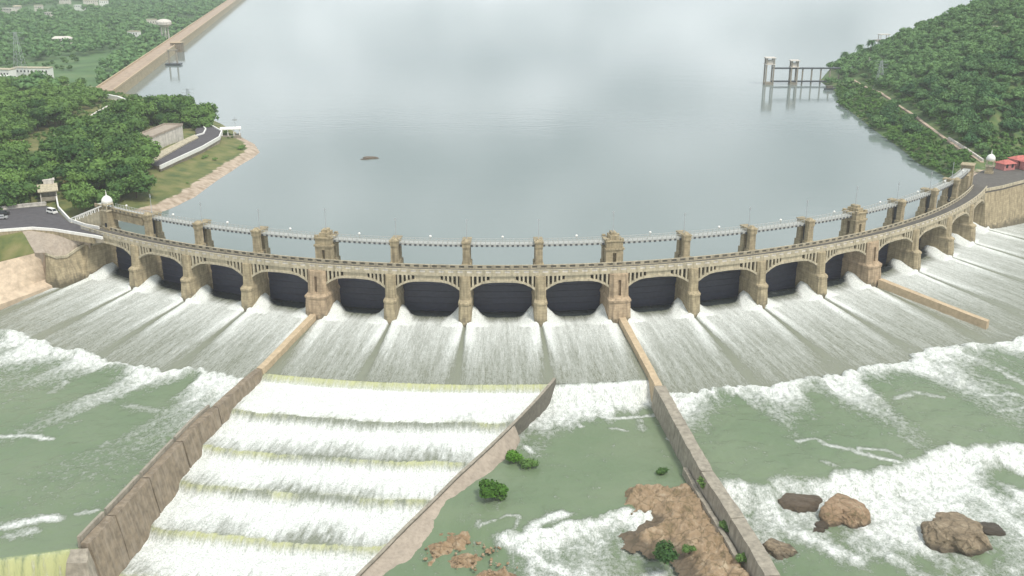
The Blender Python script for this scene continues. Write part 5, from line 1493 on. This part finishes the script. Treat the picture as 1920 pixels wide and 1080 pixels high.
# far plain behind the long dam
gx, gy = grid_points(-1150, -200, 650, 2250, 12.5)
side = (gx - DAM0.x) * DAMD.y - (gy - DAM0.y) * DAMD.x
zz = land(gx, gy)
u_, v_ = proj(gx, gy, zz)
FIELD = [(-50, 150), (20, 122), (100, 112), (235, 96), (215, 118), (182, 135), (184, 168), (120, 176), (60, 160), (0, 158)]
TRACK = [(-200, 60), (60, 20), (120, 6)]
_, infl = poly_dist(u_, v_, FIELD)
d1, _ = poly_dist(u_, v_, [(0, 22), (70, 22), (140, 14), (200, 12)], False)
hs_ = np.array([[t[0], t[1]] for t in TOWN])
dh = np.min(np.hypot(u_[:, None] - hs_[None, :, 0], (v_[:, None] - hs_[None, :, 1] - 6) * 1.6), 1)
thin = fbm(gx / 60, gy / 60, 141, 3)
ok = (side < -16) & ~infl & inview(gx, gy, zz) & (dh > 14) & ((thin > .33) | (v_ > 60)) & (d1 > 5)
mass('woods', np.stack([gx, gy], 1)[ok], far_crowns, M['leafhill'], (.75, 1.3))
okf = infl & inview(gx, gy, zz) & (thin > .60) & (side < -14)
if okf.sum(): mass('field_shrubs', np.stack([gx, gy], 1)[okf], far_scrub, M['leaf'], (.4, .8))

# the right-hand hill
gx, gy = grid_points(170, 620, 395, 1060, 6.3)
zz = land(gx, gy)
dr, ir = poly_dist(gx, gy, SHORE_R)
PTH = [(hit(u, v).x, hit(u, v).y) for u, v in ((1600, 150), (1640, 170), (1680, 195), (1720, 222), (1760, 252), (1800, 280), (1842, 305))]
dpt, _ = poly_dist(gx, gy, PTH, False)
_, below = poly_dist(gx, gy, PTH + [(200, 420), (190, 450)] + SHORE_R[1:8][::1])
thin = fbm(gx / 22, gy / 22, 151, 3)
fore = dr < np.interp(gy, [400, 470, 560, 660, 700], [46, 40, 34, 26, 12])
ok = ir & (zz > 8.7) & inview(gx, gy, zz + 3) & (dpt > 4.2) & (np.hypot(gx - 215, gy - 425) > 24) & ~((gx > 195) & (gy < 452) & (gx < 245)) & (~fore | (thin > .56))
for q in (hit(1862, 60), hit(1640, 118), hit(1656, 76)): ok &= np.hypot(gx - q.x, gy - q.y) > 6
pr_ = np.stack([gx, gy], 1)[ok]
pr_ = pr_[np.argsort(np.hypot(pr_[:, 0], pr_[:, 1]))]
NR_ = 210
place('scrub', pr_[:NR_], 'bushy_tree', 'low rounded bushy tree in the scrub wood on the right hill', 'bushy trees on the right hill', (.55, 1.4))
mass('woods', pr_[NR_:], [crown_data(95 + i, 6.5, 8, 7, .62, 260) for i in range(4)], M['leafhill'], (.65, 1.3))
landmark_labels('bushy_tree', [((210, 440), 'white domed tower on the right'), (tuple(hit(1760, 252).xy), 'middle of the hill path'), (tuple(hit(1648, 162).xy), 'thin lattice pylon on the hill'), (tuple(hit(1800, 280).xy), 'lower part of the hill path'), (tuple(at(1900, 300, 15).xy), 'red roofed houses'), (tuple(hit(1680, 195).xy), 'upper part of the hill path')], 'low bushy tree standing closest to the %s')
# green scrub along the hill shore
gx, gy = grid_points(170, 300, 395, 720, 3.6)
dr, ir = poly_dist(gx, gy, SHORE_R); zz = land(gx, gy); dpt, _ = poly_dist(gx, gy, PTH, False)
ok = ir & (dr < 40) & (zz < 24) & (dpt > 3) & (fbm(gx / 12, gy / 12, 161, 3) + smooth(8, 0, dr) * .35 - smooth(20, 40, dr) * .12 > .24) & (gy > 425) & (np.hypot(gx - 215, gy - 425) > 24)
mass('shore_scrub', np.stack([gx, gy], 1)[ok], [crown_data(110 + i, 2.6, 3.6, 4, .5, 60) for i in range(3)], M['leafscrub'], (.6, 1.5))
# scrub on the peninsula slope
gx, gy = grid_points(-300, -118, 345, 720, 3.4)
dl, il = poly_dist(gx, gy, SHORE_L); dr_p, _ = poly_dist(gx, gy, [tuple(at(u, v, TZ).xy) for u, v in ((281, 307), (318, 286), (372, 258), (366, 244), (398, 238), (414, 246), (380, 275), (300, 312))])
zz = land(gx, gy); u_, v_ = proj(gx, gy, zz)
_, lawn = poly_dist(u_, v_, [(262, 395), (300, 320), (415, 262), (480, 262), (490, 300), (300, 410)])
nn_ = fbm(gx / 9, gy / 9, 171, 3)
ok = il & (dl > 2.5) & (zz > 10) & (dr_p > 4) & np.where(lawn, nn_ > .72, nn_ > .5) & (v_ < 410) & (u_ > 60) & ~((u_ > 262) & (u_ < 372) & (v_ > 245) & (v_ < 310)) & ~((u_ < 240) & (v_ > 372))
mass('undergrowth', np.stack([gx, gy], 1)[ok], [crown_data(110 + i, 2.2, 3.4, 4, .45, 60) for i in range(3)], M['leaf'], (.45, 1.0))
# palms and single trees standing against the water on the hill shore
def palm(p, h, label):
    root = tag(empty('palm_tree', p), label, 'palm')
    b = MB(); b.cyl((0, 0, -1), (.4, .2, h), .28, .18, 6); b.build('trunk', M['trunk'], root)
    b = MB(); r = random.Random(int(p.x * 10))
    for k in range(70):
        a = r.uniform(0, 6.28); e = r.uniform(-.5, 1.1); L = r.uniform(3.4, 5.0)
        pts = [Vector((.4, .2, h)) + Vector((math.cos(a) * L * t * math.cos(e * (1 - t * .6)), math.sin(a) * L * t * math.cos(e * (1 - t * .6)), L * (t * math.sin(e) - t * t * .75))) for t in (0, .35, .7, 1)]
        s = Vector((-math.sin(a), math.cos(a), 0))
        for (p0, w0), (p1, w1_) in zip(zip(pts, (.1, .5, .45, .05)), list(zip(pts, (.1, .5, .45, .05)))[1:]):
            b.add([p0 - s * w0, p0 + s * w0, p1 + s * w1_ + Vector((0, 0, -.15)), p1 - s * w1_ + Vector((0, 0, -.15))], [(0, 1, 2, 3)])
    b.build('crown', M['leafhill'], root)
palm(Vector((at(1582, 118, 14).x, at(1582, 118, 14).y, gz(at(1582, 118, 14).x, at(1582, 118, 14).y))), 10, 'dark palm standing alone against the water above the intake bridge')
for u, v, h, lb in ((1609, 112, 12, 'first palm right of the lone palm on the hill shore'), (1630, 108, 13, 'taller palm right of the lone palm against the bright water')):
    palm(hit(u, v), h, lb)

# ------------------------------------------------------------------ rocks, outcrops and bushes in the river
def boulder(u, v, z, s, m, seed, label, rot=0, flat=.62):
    p = at(u, v, z) + Vector((0, 0, s[2] * .22))
    return tag(link('boulder', rock_mesh('boulder', m, *s, seed, 5, .26, flat), None, p, rad(rot)), label, 'boulder')
boulder(1790, 1014, -12.2, (7.2, 5.8, 5.4), M['rock'], 11, 'large round brown boulder in the right rapids', 0)
boulder(1582, 980, -12.0, (4.6, 5.2, 4.6), M['rockred'], 23, 'reddish angular boulder in the rapids nearest the right of the long wall', 20)
boulder(1505, 955, -11.6, (4.6, 3.2, 2.9), M['rockdark'], 31, 'wet dark boulder left of the reddish angular boulder', 10)
boulder(1540, 1000, -12.3, (3.0, 2.0, 2.4), M['rockdark'], 37, 'small wet rock in the foam below the dark boulder', 40)
boulder(1850, 1000, -12.3, (3.0, 2.4, 1.8), M['rockdark'], 43, 'dark wet rock touching the right side of the large boulder', 0)
boulder(1385, 925, -10.2, (2.2, 1.8, 1.7), M['rockdark'], 47, 'dark wet rock against the long wall at the head of the rapids', 0)
boulder(1462, 1040, -12.0, (3.0, 3.8, 2.2), M['rock'], 53, 'brown rock at the foot of the long wall near the bottom', 30)

def outcrop(name, pix, z, hgt, m, label, seed):
    pts = pixpoly(pix, z)
    xs_ = [p[0] for p in pts]; ys_ = [p[1] for p in pts]
    X, Y = np.meshgrid(np.arange(min(xs_) - 3, max(xs_) + 3, .3), np.arange(min(ys_) - 3, max(ys_) + 3, .25))
    d, i = poly_dist(X, Y, pts); d = np.where(i, d, -d)
    d = d + (fbm(X * .35, Y * .35, seed, 4) - .5) * 4.5
    n1 = fbm(X * .22, Y * .22, seed + 3, 5); ridge = 1 - np.abs(fbm(X * .5, Y * .3, seed + 9, 4) * 2 - 1)
    q = np.floor(n1 * 7 + fbm(X * .9, Y * .9, seed + 4, 2)) / 7
    Z = z - .9 + np.clip(d, -3, 40) * .35 * np.where(d < 3, 1, 3 / np.maximum(d, 3)) + smooth(0, 4, d) * (hgt * (q * .8 + n1 * .5 - .25) + (ridge - .5) * 1.1 + (fbm(X * 1.3, Y * 1.3, seed + 12, 4) - .5) * 1.5)
    o = grid_mesh(name, X, Y, Z, m, keep=(d > -2.6), kind=None, smooth_=False)
    return tag(o, label, 'rock')
outcrop('rock_outcrop', [(1148, 950), (1165, 918), (1220, 908), (1300, 900), (1325, 925), (1352, 975), (1390, 1030), (1420, 1080), (1440, 1110), (1310, 1110), (1290, 1060), (1262, 1020), (1195, 1012), (1188, 995), (1235, 970), (1200, 962)], -10.6, 2.4, M['bedrock'], 'broad reddish rock outcrop beside the long wall in the green pool', 181)
outcrop('rock_outcrop', [(842, 1005), (870, 985), (925, 962), (958, 966), (950, 985), (900, 1000), (860, 1015)], -11.5, 1.5, M['shoal'], 'thin orange rock shelf breaking the water beside the pinkish slope', 191)
outcrop('rock_outcrop', [(860, 1090), (900, 1066), (945, 1060), (968, 1072), (975, 1100)], -12.6, 1.6, M['shoal'], 'tan rock ledge at the bottom edge below the orange shelf', 201)
outcrop('rock_outcrop', [(796, 1020), (830, 1002), (858, 1012), (850, 1030), (812, 1046)], -11.9, 1.1, M['shoal'], 'brown stony shoal against the foot of the pinkish slope', 211)
outcrop('rock_outcrop', [(845, 1040), (880, 1030), (905, 1042), (890, 1062), (852, 1060)], -12.2, 1.1, M['shoal'], 'brown stony shoal between the orange shelf and the bottom ledge', 221)
stones = []
for i in range(120):
    cu, cv = random.choice(((845, 1008), (885, 990), (825, 1035), (870, 1052), (915, 1030), (930, 1066)))
    u, v = random.gauss(cu, 16), random.gauss(cv, 9)
    if v < 1110 - (u - 780) * .8 + -20 and u < 830: pass
    s = random.uniform(.15, .6) ** 1.4 + .08
    me = rock_mesh('stone', M['shoal'], s, s * random.uniform(.6, 1), s * .7, 300 + i, 2, .25, .8)
    tag(link('stone', me, None, at(u, v, -12.15), random.uniform(0, 6)), 'loose brown stone in the shallows between the pinkish slope and tan ledge', 'stone', 'stones in the shallows below the slope')
def bush(u, v, z, s, label, seed, m='leafbright', n=900):
    p = at(u, v, z)
    root = tag(empty('bush', p, seed), label, 'bush')
    link('leaves', crown_mesh('leaves', M[m], seed, 1.15 * s, 1.9 * s, 7, .11 * s, n, squash=.9), root)
    b = MB()
    for k in range(5): b.cyl((0, 0, -.6), (math.cos(k * 1.3) * s * .4, math.sin(k * 1.3) * s * .4, s * .55), .05 * s, .02 * s, 5)
    b.build('stem', M['trunk'], root)
bush(925, 932, -10.6, 3.5, 'bright green bush at the foot of the pinkish slope in the pool', 401)
bush(962, 866, -10.6, 2.6, 'smaller bright green bush near the top of the pinkish slope', 402)
bush(992, 880, -10.9, 2.2, 'dull half drowned bush in the pool right of the smaller bright bush', 403, 'leaf', 420)
bush(940, 938, -10.9, 2.0, 'low half drowned bush spreading right of the larger bright bush', 404, 'leaf', 420)
bush(1330, 922, -8.4, 2.7, 'green bush growing on the long wall above the outcrop', 405, 'leaf')
bush(1366, 995, -9.4, 2.0, 'small green bush between the long wall and the outcrop', 406, 'leaf')
bush(1246, 1052, -10.4, 3.0, 'dark green bush on the lower left edge of the outcrop', 407, 'leaf')
bush(1292, 1036, -9.8, 1.4, 'small olive bush on the outcrop right of the dark green bush', 408, 'leaf', 500)
bush(1395, 1055, -9.6, 1.9, 'green tuft by the long wall near the bottom of the picture', 409, 'leaf', 600)
bush(1240, 890, -11.0, 1.7, 'dull drowned bush in the pool above the outcrop', 410, 'leaf', 300)
# ==HAZE==
hz = MB(); hz.box(-4600, 4600, -600, 4600, -24.5, 128)
ho = hz.build('haze', None)
m = bpy.data.materials.new('haze_air'); m.use_nodes = True
n, l = m.node_tree.nodes, m.node_tree.links
n.clear()
o_ = n.new('ShaderNodeOutputMaterial'); v_ = n.new('ShaderNodeVolumePrincipled')
v_.inputs['Color'].default_value = (.90, .95, 1.0, 1)
v_.inputs['Density'].default_value = .00013
v_.inputs['Anisotropy'].default_value = .1
l.new(v_.outputs[0], o_.inputs['Volume'])
ho.data.materials.append(m)
tag(ho, kind='stuff')
